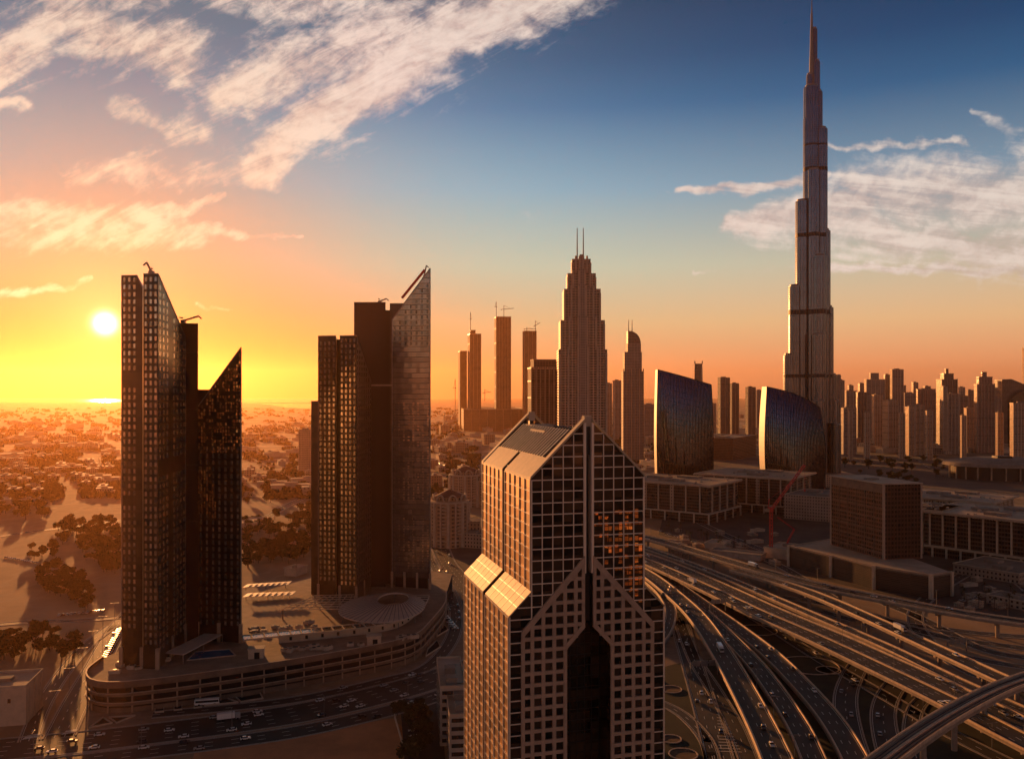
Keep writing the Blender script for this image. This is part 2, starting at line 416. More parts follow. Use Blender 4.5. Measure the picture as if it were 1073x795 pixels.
g = MB(); vs = [(x, y, 0) for y in gy for x in gx]; nx = len(gx)
g.add(vs, [(j * nx + i, j * nx + i + 1, (j + 1) * nx + i + 1, (j + 1) * nx + i) for j in range(len(gy) - 1) for i in range(nx - 1)])
structure(g.build('ground', M['ground']))

def patch(name, pts, mat, z, kind='structure'):
    """flat sheet on the ground through the given photo points"""
    from mathutils.geometry import tessellate_polygon
    P = [G(x, y, z) for x, y in pts]
    tri = tessellate_polygon([P]); m = MB()
    fs = []
    for a, b, c in tri:
        n = (P[b] - P[a]).cross(P[c] - P[a])
        fs.append((a, b, c) if n.z > 0 else (a, c, b))
    m.add(P, fs); o = m.build(name, mat); o['kind'] = kind
    return o
def wmat():
    m, t, b = new_mat('sea_water'); setp(b, (.05, .05, .05), .12, 0, .8)
    tc = t.nodes.new('ShaderNodeTexCoord'); bn = t.nodes.new('ShaderNodeBump'); bn.inputs['Strength'].default_value = .25; bn.inputs['Distance'].default_value = 1
    link(t, noise(t, N(t, tc.outputs['Object']), .02, 4), bn.inputs['Height']); t.links.new(bn.outputs[0], b.inputs['Normal'])
    return m
M['water'] = wmat()
patch('sea', [(-260, 418.2), (350, 418.2), (330, 421.2), (250, 422.0), (180, 420.6), (60, 421.5), (-260, 420.2)], M['water'], .4)
patch('lagoon_water', [(272, 422.5), (335, 423.2), (335, 428), (300, 427)], M['water'], .5)

# ---- smooth curves through points
def curve(pts, step=6.0, closed=False):
    P = [Vector(p) for p in pts]; out = []
    n = len(P)
    for i in range(n if closed else n - 1):
        if closed: p0, p1, p2, p3 = P[i - 1], P[i], P[(i + 1) % n], P[(i + 2) % n]
        else: p0, p1, p2, p3 = P[max(i - 1, 0)], P[i], P[i + 1], P[min(i + 2, n - 1)]
        k = max(1, int((p2 - p1).length / step))
        for j in range(k):
            s = j / k
            out.append(0.5 * ((2 * p1) + (p2 - p0) * s + (2 * p0 - 5 * p1 + 4 * p2 - p3) * s * s + (3 * p1 - p0 - 3 * p2 + p3) * s ** 3))
    if not closed: out.append(P[-1].copy())
    return out
def normals(c):
    out = []
    for i in range(len(c)):
        d = c[min(i + 1, len(c) - 1)] - c[max(i - 1, 0)]; d.z = 0; d.normalize(); out.append(Vector((-d.y, d.x, 0)))
    return out
def ribbon(mb, c, a, b, dz=0.0, mi=0):
    """flat strip between lateral offsets a<b (left positive)"""
    nn = normals(c); vs = []
    for p, n in zip(c, nn): vs += [p + n * b + Vector((0, 0, dz)), p + n * a + Vector((0, 0, dz))]
    mb.add(vs, [(2 * i, 2 * i + 1, 2 * i + 3, 2 * i + 2) for i in range(len(c) - 1)], mi)
def beam(mb, c, a, b, z0, z1, mi=0):
    nn = normals(c); vs = []
    for p, n in zip(c, nn):
        l, r = p + n * b, p + n * a
        vs += [(l.x, l.y, l.z + z0), (r.x, r.y, r.z + z0), (r.x, r.y, r.z + z1), (l.x, l.y, l.z + z1)]
    fs = []
    for i in range(len(c) - 1):
        o, q = 4 * i, 4 * i + 4
        fs += [(o + 1, o, q, q + 1), (o + 3, o + 2, q + 2, q + 3), (o, o + 3, q + 3, q), (o + 2, o + 1, q + 1, q + 2)]
    fs += [(0, 1, 2, 3), tuple(len(vs) - 4 + k for k in (3, 2, 1, 0))]
    mb.add(vs, fs, mi)
def dashes(mb, c, off, w=.34, on=3.5, gap=8.0, dz=.03):
    nn = normals(c); acc = 0.0; d = 0
    for i in range(len(c) - 1):
        a, b = c[i], c[i + 1]; L = (b - a).length; n = nn[i]; t = (b - a).normalized(); s = -acc
        while s < L:
            if s >= 0 and s + on < L + 4:
                p = a + t * s + n * off; q = p + t * on; e = n * w / 2; z = Vector((0, 0, dz))
                mb.add([p + e + z, p - e + z, q - e + z, q + e + z], [(0, 1, 2, 3)])
            s += on + gap
        acc = L - (s - on - gap) if False else (s - L) * -1 + 0
        acc = -(s - L)
    return mb
PATHS = {}
def ground_road(pts, width, lanes=2, z=.06, key=None, kerb=True, edge=True):
    c = curve([G(x, y, z) for x, y in pts]); 
    if key: PATHS[key] = (c, width)
    m = MB(); ribbon(m, c, -width / 2, width / 2); structure(m.build('road', M['asphalt']))
    mk = MB()
    if edge: ribbon(mk, c, width / 2 - .7, width / 2 - .45, .03); ribbon(mk, c, -width / 2 + .45, -width / 2 + .7, .03)
    for k in range(1, lanes): dashes(mk, c, -width / 2 + width * k / lanes)
    if mk.f: structure(mk.build('road_marking', M['marking']))
    if kerb:
        kb = MB(); beam(kb, c, width / 2, width / 2 + .8, -.05, .14); beam(kb, c, -width / 2 - .8, -width / 2, -.05, .14)
        structure(kb.build('kerb', M['kerb']))
    return c

# ---- large ground surfaces
patch('lawn', [(676, 575), (760, 610), (900, 680), (1100, 760), (1300, 830), (1300, 900), (640, 900), (640, 620)], M['lawn'], .02)
patch('plaza', [(88, 742), (106, 747), (215, 741), (300, 728), (402, 707), (445, 690), (470, 655), (490, 655), (490, 690), (456, 703), (400, 716), (300, 741), (180, 757), (70, 770)], M['paving'], .03)
patch('sand_lot', [(200, 800), (205, 785), (300, 771), (412, 752), (424, 764), (420, 840), (180, 860)], simple('red_sand', (.55, .25, .11), .95, var=.2, scale=.06), .03)
patch('paving', [(700, 668), (716, 663), (736, 655), (762, 700), (745, 690), (708, 695), (690, 700), (690, 680)], M['paving'], .035)
patch('paving', [(255, 618), (330, 602), (345, 632), (360, 640), (255, 640)], M['paving'], .04)
patch('parking_ground', [(420, 745), (462, 725), (470, 850), (428, 850)], M['asphalt'], .035)
patch('street_ground', [(690, 560), (800, 590), (830, 600), (1000, 640), (1080, 650), (1200, 660), (1200, 560), (900, 520), (700, 520)], simple('dark_ground', (.085, .065, .05), .95, var=.4, scale=.03), .015)
patch('street_ground', [(440, 560), (500, 540), (520, 600), (500, 660), (470, 650), (446, 615)], simple('street_ground', (.10, .07, .055), .9, var=.35, scale=.05), .015)
patch('street_ground', [(870, 462), (1120, 452), (1200, 520), (900, 520), (700, 516), (700, 480)], simple('far_ground', (.11, .08, .06), .95, var=.5, scale=.01), .012)

# ---- ground roads
ground_road([(-60, 790), (60, 779), (150, 769), (300, 749), (400, 727), (452, 712), (520, 690)], 26, 5, key='main_west')
ground_road([(-60, 812), (60, 799), (150, 788), (300, 768), (400, 746), (460, 728), (520, 708)], 14, 3, key='main_east')
ground_road([(160, 748.5), (300, 734), (400, 713), (450, 697), (476, 662), (474, 628), (455, 592), (446, 570), (440, 545)], 9, 2, key='service')
ground_road([(62, 772), (80, 735), (100, 700), (122, 660), (138, 640), (155, 615)], 13, 3, key='side_street')
ground_road([(30, 776), (44, 740), (66, 705), (92, 675), (118, 655)], 8, 2, key='side_street_2')
ground_road([(-60, 660), (20, 652), (80, 650), (130, 646)], 8, 2)
ground_road([(-60, 570), (40, 556), (130, 545)], 12, 3)
ground_road([(250, 560), (300, 530), (330, 516)], 12, 2)
ground_road([(430, 505), (470, 490), (500, 482)], 12, 3)
ground_road([(440, 478), (480, 497), (520, 512)], 26, 6, key='far_highway')
ground_road([(505, 660), (490, 620), (468, 590), (462, 575)], 18, 4, key='hotel_street')
ground_road([(700, 560), (800, 585), (900, 640), (1000, 660), (1090, 668)], 9, 2)
ground_road([(900, 622), (960, 645), (1030, 680), (1090, 690)], 9, 2)
ground_road([(1030, 590), (960, 640), (1010, 700), (1100, 720)], 10, 2)
ground_road([(1030, 520), (1045, 580), (1080, 620)], 10, 2)
ground_road([(680, 520), (760, 560), (840, 590)], 10, 2)
ground_road([(690, 735), (715, 748), (740, 775), (750, 810)], 6, 2)

# zebra crossings by the junction
mk = MB()
for x0, y0, x1, y1 in ((27, 772, 40, 770), (68, 767, 80, 765)):
    for k in range(6):
        a = G(x0 + (x1 - x0) * k / 5, y0 + (y1 - y0) * k / 5, .1); mk.box(a.x - .5, a.x + .5, a.y - 2.5, a.y + 2.5, .095, .1)
structure(mk.build('road_marking', M['marking']))

# ring planting beds on the lawn
def bed(px, py, r, label, mat='flower'):
    c = G(px, py); t = thing('planting_bed', label, 'flower bed', c)
    m = MB(); m.cyl(0, 0, .02, .12, r - .4, n=40); m.build('soil', M[mat], t)
    m = MB(); P = [(r * math.cos(a), r * math.sin(a)) for a in [2 * math.pi * k / 40 for k in range(40)]]
    m.wall(P, .0, .45, .5, closed=True); m.build('kerb_ring', M['parapet'], t)
bed(703, 722, 6.0, 'round earth bed with pale kerb, upper one beside the pink stone tower')
bed(686, 714, 5.0, 'round earth bed half hidden behind the pink stone tower')
bed(703, 774, 5.0, 'round earth bed with pale kerb, middle one beside the pink stone tower')
bed(716, 790, 6.5, 'round earth bed with pale kerb at the bottom edge of the picture')
bed(848, 697, 17, 'large round dark lawn with pale kerb under the wide flyover', 'lawn')
bed(794, 660, 13, 'smaller round dark lawn with pale kerb between the ramps', 'lawn')
bed(868, 702, 7, 'small round dark lawn nested beside the large round one', 'lawn')
# ------------------------------------------------------------------ gabled office tower in the foreground
O = Vector((X_at(556.3, 220), 220, 0)); YAW = R(15.2)
du = thing('office_tower', 'gabled foreground tower of dark glass and pink stone with sloping gold shoulders', 'tower', O, YAW)
W_, DEP, C0, C1 = 31.3, 54.0, 14.5, 16.8          # width, depth, the central slot
EZ, SH, SZ = 138.0, 5.8, 108.8                     # eaves, shoulder width, top of shoulder
FL = 2.95; BAY = 2.78
M['tower_glass'] = glass('tower_glass', (.034, .020, .013), .07, .0, (BAY, FL), .05, .5, 1.55, var=.9)
M['side_glass'] = glass('side_glass', (.66, .36, .14), .42, .6, (5.2, FL), .05, var=.35)  # golden base colour carries the sun glow of the flanks
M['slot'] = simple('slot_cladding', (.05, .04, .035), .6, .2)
def mir(u): return W_ - u
def top_u(u):                                      # roof line of the gable at u (left half)
    return EZ + u if u >= 0 else SZ + u
ARZ0, ARZ1, AU = 93.7, 99.2, 9.2                   # arched recess: side top, peak, left edge
def block(prof, y0, y1, mirror):
    return [(mir(u) if mirror else u, z) for u, z in prof]
for mirror in (False, True):
    m = MB()
    full = [(-SH, 0), (C0, 0), (C0, EZ + 4.5), (4.5, EZ + 4.5), (0, EZ), (0, SZ), (-SH, SZ - SH)]
    notch = [(-SH, 0), (AU, 0), (AU, ARZ0), (C0, ARZ1), (C0, EZ + C0 - .2), (0, EZ), (0, SZ), (-SH, SZ - SH)]
    gab = [(-SH, 0), (C0, 0), (C0, EZ + C0 - .2), (0, EZ), (0, SZ), (-SH, SZ - SH)]
    f = lambda p: [(mir(u), z) for u, z in p] if mirror else p
    m.xz(f(notch), 0, 1.6)
    m.xz(f([(-SH, 0), (AU, 0), (AU, ARZ0), (C0, ARZ1), (C0, EZ + 4.5), (4.5, EZ + 4.5), (0, EZ), (0, SZ), (-SH, SZ - SH)]), 1.61, 9)
    m.xz(f(full), 9.01, 26); m.xz(f(full), 28, 52.4); m.xz(f(gab), 52.41, 54)
    m.build('glass_body', [M['tower_glass']], du)
# dark cores behind the slots
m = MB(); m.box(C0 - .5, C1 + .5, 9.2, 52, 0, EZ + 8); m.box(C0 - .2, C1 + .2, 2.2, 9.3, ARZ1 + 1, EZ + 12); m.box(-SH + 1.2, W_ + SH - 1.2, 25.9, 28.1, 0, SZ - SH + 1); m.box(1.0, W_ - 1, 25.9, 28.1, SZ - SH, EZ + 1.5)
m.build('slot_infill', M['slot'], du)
# front mullions
m = MB()
def rake(u): return min(99 + (u + 2.7) * 1.075, 200) if u >= -2.7 else -1
def clipz(u): return top_u(u) if True else 0
for mirror in (False, True):
    sx = (lambda u: mir(u)) if mirror else (lambda u: u)
    def vb(u, z0, z1, w=.26):
        a, b = sorted((sx(u - w / 2), sx(u + w / 2))); m.box(a, b, -.28, -.003, z0, z1)
    def hb_(u0, u1, z, h=.26):
        a, b = sorted((sx(u0), sx(u1))); m.box(a, b, -.22, -.005, z - h / 2, z + h / 2)
    us = [.15] + [.15 + (C0 - .3) * k / 5 for k in range(1, 6)]
    for u in us: vb(u, max(rake(u), 60 if u < 0 else 0) + .2, top_u(u) - .3, .30 if u in (us[0], us[-1]) else .22)
    vb(-SH + .15, 0, SZ - SH + .1, .3)
    k = 0
    z = EZ + C0 - 3
    while z > 2:
        u0 = -SH if z < SZ - SH else (0 if z < EZ else z - EZ)
        if SZ - SH <= z < SZ: u0 = z - SZ
        u1 = C0
        if z < 117.2: u1 = -2.7 if z < 99 else (z - 99) / 1.075 - 2.7
        if u1 - u0 > .3: hb_(u0, u1, z)
        z -= FL
m.build('mullion_grid', M['alu'], du)
# gable copings and slot edges
for y0, y1 in ((-.35, 1.9), (52.1, 54.35)):
    for mirror in (False, True):
        f = lambda p: [(mir(u), z) for u, z in p] if mirror else p
        m = MB(); m.xz(f([(-.25, EZ - .1), (C0 + .1, EZ + C0 + .25), (C0 + .1, EZ + C0 + .95), (-.25, EZ + .6)]), y0, y1); m.build('gable_coping', M['gold_panel'], du)
m = MB()
for a in (C0 - .1, C1 - .4):
    m.box(a, a + .5, -.4, 2.3, ARZ1 + 14, EZ + C0 - .2)
m.build('slot_frame', M['alu'], du)
# roof: cladding strips by the eaves, shoulders
for mirror in (False, True):
    for y0, y1 in ((1.95, 25.6), (28.4, 52.05)):
        f = lambda p: [(mir(u), z) for u, z in p] if mirror else p
        m = MB(); m.xz(f([(-.2, EZ + .0), (4.7, EZ + 4.9), (4.7, EZ + 5.3), (-.2, EZ + .4)]), y0, y1)
        m.build('eaves_roof', M['gold_panel'], du)
    for y0, y1 in ((-.3, 25.6), (28.4, 54.3)):
        f = lambda p: [(mir(u), z) for u, z in p] if mirror else p
        m = MB(); m.xz(f([(-SH - .15, SZ - SH), (-.02, SZ + .1), (-.02, SZ + .55), (-SH - .15, SZ - SH + .42)]), y0, y1); o = m.build('shoulder_roof', M['gold_panel'], du)
        m = MB()
        for k in range(1, 6):
            y = y0 + (y1 - y0) * k / 6; m.xz(f([(-SH - .15, SZ - SH + .42), (-.03, SZ + .55), (-.03, SZ + .62), (-SH - .15, SZ - SH + .49)]), y - .08, y + .08)
        for q in (1.9, 3.9): m.xz(f([(-SH + q, SZ - SH + q + .5), (-SH + q + .16, SZ - SH + q + .66), (-SH + q + .16, SZ - SH + q + .74), (-SH + q, SZ - SH + q + .58)]), y0, y1)
        m.build('panel_joint', M['alu'], o)
# louvred slope
for mirror in (False, True):
    f = lambda p: [(mir(u), z) for u, z in p] if mirror else p
    m = MB(); m.xz(f([(4.75, EZ + 4.55), (12.2, EZ + 11.6), (12.2, EZ + 11.9), (4.75, EZ + 4.9)]), 4.5, 49); o = m.build('louvre_backing', M['dark_void'], du)
    m = MB()
    for k in range(19): y = 5.2 + k * 2.4; m.xz(f([(4.75, EZ + 4.9), (12.2, EZ + 11.9), (12.2, EZ + 12.5), (4.75, EZ + 5.5)]), y, y + .9)
    m.build('louvre', M['steel'], o)
m = MB(); m.box(10.5, W_ - 10.5, 22, 36, EZ + 4, EZ + 11.4); m.box(12, W_ - 12, 40, 46, EZ + 4, EZ + 12.4); m.build('plant_room', M['pale_concrete'], du)
for y in (.3, 51.8):
    m = MB(); m.box(C0 + .15, C1 - .15, y, y + 1.9, EZ + C0 - 1.2, EZ + C0 + 1.6); m.build('ridge_cap', M['cream'], du)
    m = MB(); m.box(C0 + .5, C1 - .5, y + .3, y + 1.6, EZ + 6, EZ + C0 - 1.2); m.build('ridge_post', M['dark_metal'], du)
# left and right flanks: glass with golden sunlight put into its colour, thin frames
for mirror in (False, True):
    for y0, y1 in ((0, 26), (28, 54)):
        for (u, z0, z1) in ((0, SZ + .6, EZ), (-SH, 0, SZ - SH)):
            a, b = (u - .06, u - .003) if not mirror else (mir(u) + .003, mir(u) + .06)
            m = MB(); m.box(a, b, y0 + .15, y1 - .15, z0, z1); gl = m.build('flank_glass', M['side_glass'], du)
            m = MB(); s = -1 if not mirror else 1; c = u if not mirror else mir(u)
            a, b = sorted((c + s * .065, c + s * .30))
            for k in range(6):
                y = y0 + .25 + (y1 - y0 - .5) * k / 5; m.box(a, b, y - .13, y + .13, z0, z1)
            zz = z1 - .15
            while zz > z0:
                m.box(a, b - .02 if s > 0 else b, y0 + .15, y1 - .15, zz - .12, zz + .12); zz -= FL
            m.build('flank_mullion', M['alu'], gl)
# stone lattice
m = MB(); panes = []
T0, T1 = -.62, -.30
def topr(u): return 99 + (u + 2.7) * 1.075
def arch(u): return ARZ0 if u <= AU else ARZ0 + (u - AU) * (ARZ1 - ARZ0) / (C0 - AU)
for mirror in (False, True):
    sx = (lambda u: mir(u)) if mirror else (lambda u: u)
    def B(u0, u1, z0, z1, y0=T0, y1=-.01):
        a, b = sorted((sx(u0), sx(u1)))
        if z1 > z0 and b > a: m.box(a, b, y0, y1, z0, z1)
    cols = [-2.7 + 3.0 * k for k in range(6)]       # pier lines
    cols = [-2.7, .25, 3.2, 6.15, 9.1, 12.0, 14.5]
    for i, u in enumerate(cols):
        wl, wr = (0, .95) if i == 0 else ((.85, 0) if i == len(cols) - 1 else (.48, .48))
        zb = 0 if u < AU + .2 else arch(u) + .3
        B(u - wl, u + wr, zb, topr(u - wl + .05) - .05)
    f = lambda p: [(mir(u), z) for u, z in p] if mirror else p
    m.xz(f([(-2.7, 97.2), (-2.7, 99.2), (C0, 117.8), (C0, 115.6)]), T0 - .12, -.02)           # raking band
    m.xz(f([(AU - .1, ARZ0 - .2), (AU - .1, ARZ0 + 1.4), (C0, ARZ1 + 1.7), (C0, ARZ1)]), T0 - .1, -.02)
    B(AU - .35, AU + .35, 0, ARZ0 + .4, T0 - .1)
    z = 114.9; row = 0
    while z > 40:
        u0 = max(-2.7, (z - 99) / 1.075 - 2.7 + .3); u1 = C0 if z > ARZ1 + .4 else (AU if z < ARZ0 else AU + (z - ARZ0) * (C0 - AU) / (ARZ1 - ARZ0))
        if u1 > u0: B(u0, u1, z - .48, z + .48, T0 + .04)
        for i in range(6):
            a, b = cols[i] + (.95 if i == 0 else .48), cols[i + 1] - (.85 if i == 5 else .48); zt, zb = z + 2.95 - .48, z + .48
            if zt < topr(a) - .5 and zb > (arch(b) if b > AU else -1) + 1.2 and not (b > AU and z < ARZ1 + .5):
                q = MB(); p0, p1 = sorted((sx(a), sx(b))); q.box(p0 + .08, p1 - .08, -.16, -.02, zb + .08, zt - .08); q.d = -z; panes.append(q)
        z -= 2.95
m.build('stone_lattice', M['stone'], du)
part_set('window', panes, M['tower_glass'], du, key=lambda q: q.d)
# orange glints in the right half: reflections painted as coloured panes
glints = []
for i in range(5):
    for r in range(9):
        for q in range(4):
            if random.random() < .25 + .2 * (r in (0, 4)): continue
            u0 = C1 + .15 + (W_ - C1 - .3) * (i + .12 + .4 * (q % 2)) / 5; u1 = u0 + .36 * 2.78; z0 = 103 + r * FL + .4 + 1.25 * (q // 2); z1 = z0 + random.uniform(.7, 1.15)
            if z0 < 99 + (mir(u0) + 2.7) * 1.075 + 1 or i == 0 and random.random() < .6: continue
            b = MB(); b.box(u0, u1, -.06, -.012, z0, z1); b.d = r; glints.append(b)
part_set('painted_glint', glints, glass('painted_tower_glint', (.80, .30, .08), .25, .8, (1.1, 1.3), .25, .8, 1.6, var=.8), du, key=lambda q: q.d)
# recess: gridded glass at the back
m = MB(); m.box(AU, W_ - AU, 8.9, 9.0, 0, ARZ1 + .5); o = m.build('recess_glass', M['tower_glass'], du)
m = MB()
for k in range(7): u = AU + .2 + (W_ - 2 * AU - .4) * k / 6; m.box(u - .1, u + .1, 8.7, 8.895, 0, ARZ1)
z = ARZ1 - 1
while z > 30: m.box(AU, W_ - AU, 8.72, 8.893, z - .1, z + .1); z -= FL
m.build('recess_mullion', M['dark_metal'], o)
# ------------------------------------------------------------------ the two dark bladed tower complexes
M['blade'] = glass('blade_cladding', (.040, .026, .018), .30, .25, (3.3, 3.9), .03, .6, 1.5, var=.35)
M['blade_grey'] = glass('grey_cladding', (.26, .25, .245), .16, .75, (3.1, 3.9), .02, .7, 1.6, var=.25)
M['blade_black'] = simple('black_cladding', (.011, .007, .006), .5, .1, var=.3, scale=.05)
M['pane'] = glass('pane', (.42, .36, .31), .14, .75, (1.6, 3.9), .06, .8, 1.6, var=.45)
M['pane_dark'] = glass('dark_pane', (.03, .027, .028), .1, .1, (1.6, 3.9), .04, .9, 1.6)
M['glint'] = glass('painted_glint', (.85, .38, .13), .2, .8, (1.3, 2.0), .25, .8, 1.6, var=.8)  # orange base colour paints the warm reflections

def P2(px, D): return Vector((X_at(px, D), D))
def facade_windows(pa, pb, z0, ztop, cols, floor, wfrac, hfrac, off=.07, double=False, skip=None, phase=0.0, margin=.3):
    """thin glazed panels on the wall from pa to pb (outside on the right of pa->pb); ztop(s) is the wall's top at fraction s"""
    d = pb - pa; L = d.length; d = d / L; n = Vector((d.y, -d.x)); out = []
    bay = L / cols; rows = int((max(ztop(0), ztop(1)) - z0) / floor)
    for r in range(rows):
        for c in range(cols):
            if skip and skip(r, c): continue
            za = z0 + r * floor + floor * (1 - hfrac) / 2; zb = za + floor * hfrac
            segs = [(.5 - wfrac / 2, .5 + wfrac / 2)] if not double else [(.5 - wfrac / 2, .5 - .08), (.5 + .08, .5 + wfrac / 2)]
            for s0, s1 in segs:
                a = (c + s0) * bay; b = (c + s1) * bay
                if zb > min(ztop(a / L), ztop(b / L)) - margin: continue
                p, q = pa + d * a, pa + d * b; o1 = n * off; o0 = -n * .02
                m = MB(); P = [p + o0, q + o0, q + o1, p + o1]
                m.add([(v.x, v.y, za) for v in P] + [(v.x, v.y, zb) for v in P], [(0, 3, 2, 1)[::-1], (7, 6, 5, 4)[::-1], (3, 2, 6, 7), (0, 3, 7, 4), (2, 1, 5, 6)][1:] if False else [(3, 2, 6, 7)[::-1], (4, 5, 6, 7), (0, 3, 7, 4), (2, 1, 5, 6), (0, 1, 2, 3)])
                m.d = p.length - zb * .2; m.rc = (r, c); out.append(m)
    return out
def shift(mbs, o):
    for m in mbs: m.v = [(x - o[0], y - o[1], z - o[2]) for x, y, z in m.v]
    return mbs
def lin(a, b): return lambda s: a + (b - a) * s
def roof_crane(t, name, p, arm, mat='steel'):
    m = MB(); x, y, z = p; m.box(x - 1.2, x + 1.2, y - 1.2, y + 1.2, z, z + 2); m.bar((x, y, z + 1.5), (x + arm[0], y + arm[1], z + 2 + arm[2]), .9)
    q = (x + arm[0], y + arm[1], z + 2 + arm[2]); s = -1 if arm[0] < 0 else 1
    m.bar(q, (q[0] + 1.8 * s, q[1], q[2] - 1.6), .7); m.bar((x, y, z + 3), (x - arm[0] * .25, y, z + 3.5), .8)
    return m.build(name, M[mat], t)

PZ = 15.0                                                   # podium deck height
def blade(t, name, pts, z0, ztops, mat, roofmat=None):
    o = t.location
    m = MB(); m.prism([(p.x - o.x, p.y - o.y) for p in pts], z0, list(ztops), 0, 1)
    return m.build(name, [M[mat], M[roofmat or mat]], t)

# ---- left complex
base = P2(168, 470); t1 = thing('skyscraper', 'left dark bladed skyscraper in front of the low sun with a notched top', 'tower', (base.x, base.y, PZ))
zA = Z_at(288.5, 455) - PZ
a0, a1, a2, a3 = P2(127.7, 456), P2(149.4, 455), P2(157, 476), P2(136, 500)
blade(t1, 'west_blade', [a0, P2(143.5, 455), a1, a3 + Vector((12, 0)), a3], 0, [zA, zA, zA - 6.5, zA - 6, zA], 'blade')
b0, b1, b2 = P2(150.2, 453), P2(165.7, 452), P2(194.2, 500)
zB, zBb = Z_at(287, 453) - PZ, Z_at(353, 500) - PZ
blade(t1, 'main_blade', [b0, b1, b2, P2(182, 500)], 0, [zB, zB, zBb, zBb], 'blade')
zC = Z_at(339, 505) - PZ
blade(t1, 'rear_core', [P2(185, 503), P2(207.6, 503), P2(207, 530), P2(180, 530)], 0, [zC] * 4, 'blade_black')
zL = Z_at(408, 512) - PZ
blade(t1, 'link_block', [P2(205, 508), P2(224, 508), P2(221, 525), P2(204, 525)], 0, [zL] * 4, 'blade_black')
d0, d1, d2, d3 = P2(207.3, 505), P2(252.6, 500), P2(252, 522), P2(209, 526)
zd0, zd1 = Z_at(426, 505) - PZ, Z_at(364, 500) - PZ
blade(t1, 'east_blade', [d0, d1, d2, d3], 0, [zd0, zd1, zd1 - 1, zd0 - 1], 'blade')
o = t1.location
ws = facade_windows(b1, b2, PZ + 8, lin(zB + PZ, zBb + PZ), 8, 3.9, .42, .62, skip=lambda r, c: c == 3 or (r in (24, 25)))
ws += facade_windows(b0, b1, PZ + 12, lin(zB + PZ, zB + PZ), 3, 3.9, .45, .6)
ws += facade_windows(a0, P2(143.5, 455), PZ + 20, lin(zA + PZ, zA + PZ), 3, 3.9, .42, .58, skip=lambda r, c: r in (17, 33, 34))
w2 = facade_windows(d0, d1, PZ + 9, lin(zd0 + PZ, zd1 + PZ), 7, 3.9, .34, .66, skip=lambda r, c: r > 26 and c < 7)
part_set('window', shift(ws + w2, o), M['pane'], t1, key=lambda m: m.d)
# gold glints on the slanted blade, the reflection put into the panes' colour
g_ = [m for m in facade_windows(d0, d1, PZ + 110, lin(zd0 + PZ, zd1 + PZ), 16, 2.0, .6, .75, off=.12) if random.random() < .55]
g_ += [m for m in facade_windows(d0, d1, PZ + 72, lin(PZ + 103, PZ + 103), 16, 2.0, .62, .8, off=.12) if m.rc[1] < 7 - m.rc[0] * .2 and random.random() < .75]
part_set('painted_glint', shift(g_, o), M['glint'], t1, key=lambda m: m.d)
# metal edges that catch the light, floor bands, pilotis at the foot
def edge(t, pts, w=.5, mat='steel', name='edge_trim'):
    m = MB(); o = t.location
    for p, q in zip(pts[:-1], pts[1:]): m.bar(Vector(p) - o, Vector(q) - o, w)
    return m.build(name, M[mat], t)
def V3(p, z): return (p.x, p.y, z + PZ)
edge(t1, [V3(d0, zd0), V3(d1, zd1), V3(d1, 0)], .6); edge(t1, [V3(b0, zB), V3(b1, zB), V3(b2, zBb), V3(b2, 10)], .5); edge(t1, [V3(a0, 5), V3(a0, zA), V3(P2(143.5, 455), zA), V3(a1, zA - 6.5)], .5)
for k in range(4): z = 70 + k * 33; edge(t1, [V3(P2(185, 502.8), z), V3(P2(207.4, 502.8), z)], .8, 'dark_metal', 'floor_band')
for p in (a0, a1, b1, (b1 + b2) / 2, b2, d0, (d0 + d1) / 2, d1):
    m = MB(); m.box(p.x - o.x - .9, p.x - o.x + .9, p.y - o.y - 1.6, p.y - o.y + .2, 0, 11); m.build('pilotis', M['concrete'], t1)
roof_crane(t1, 'roof_crane', (b0.x - o.x + 3, b0.y - o.y + 3, zB), (-2.5, 0, 4.5)); roof_crane(t1, 'roof_crane', (P2(192, 503).x - o.x, 503 - o.y, zC), (9, 0, 2.2))

# ---- second complex
base = P2(374, 590); t2 = thing('skyscraper', 'second dark skyscraper whose grey slanted blade rises to a point', 'tower', (base.x, base.y, PZ)); o = t2.location
blade(t2, 'low_wing', [P2(326, 620), P2(335, 618), P2(337, 640), P2(329, 640)], 0, [Z_at(420, 620) - PZ] * 4, 'blade')
zA = Z_at(352, 600) - PZ
A0, A1 = P2(333.6, 600), P2(352, 597); blade(t2, 'west_blade', [A0, A1, P2(354, 625), P2(338, 625)], 0, [zA] * 4, 'blade')
zs = Z_at(356, 610) - PZ; blade(t2, 'slot_infill', [P2(351, 606), P2(357, 606), P2(358, 620), P2(352, 620)], 0, [zs] * 4, 'blade_black')
B0, B1, B2 = P2(356, 595), P2(373.5, 592), P2(389, 632)
zB, zBb = Z_at(351.5, 592) - PZ, Z_at(400, 632) - PZ
blade(t2, 'main_blade', [B0, B1, B2, P2(376, 635)], 0, [zB, zB, zBb, zBb], 'blade')
zC = Z_at(317, 645) - PZ
blade(t2, 'rear_core', [P2(371, 645), P2(404, 645), P2(403, 670), P2(372, 670)], 0, [zC] * 4, 'blade_black', 'blade_black')
blade(t2, 'stair_core', [P2(403, 655), P2(411.5, 655), P2(411, 668), P2(403, 668)], 0, [Z_at(325, 655) - PZ] * 4, 'blade_black')
zR = Z_at(318, 652) - PZ; blade(t2, 'link_block', [P2(408.5, 650), P2(423, 650), P2(422, 668), P2(409, 668)], 0, [zR] * 4, 'blade')
D0, D1, D2, D3 = P2(410.8, 642), P2(450.8, 636), P2(449.5, 662), P2(412, 668)
zd0, zd1 = Z_at(335, 642) - PZ, Z_at(281, 636) - PZ
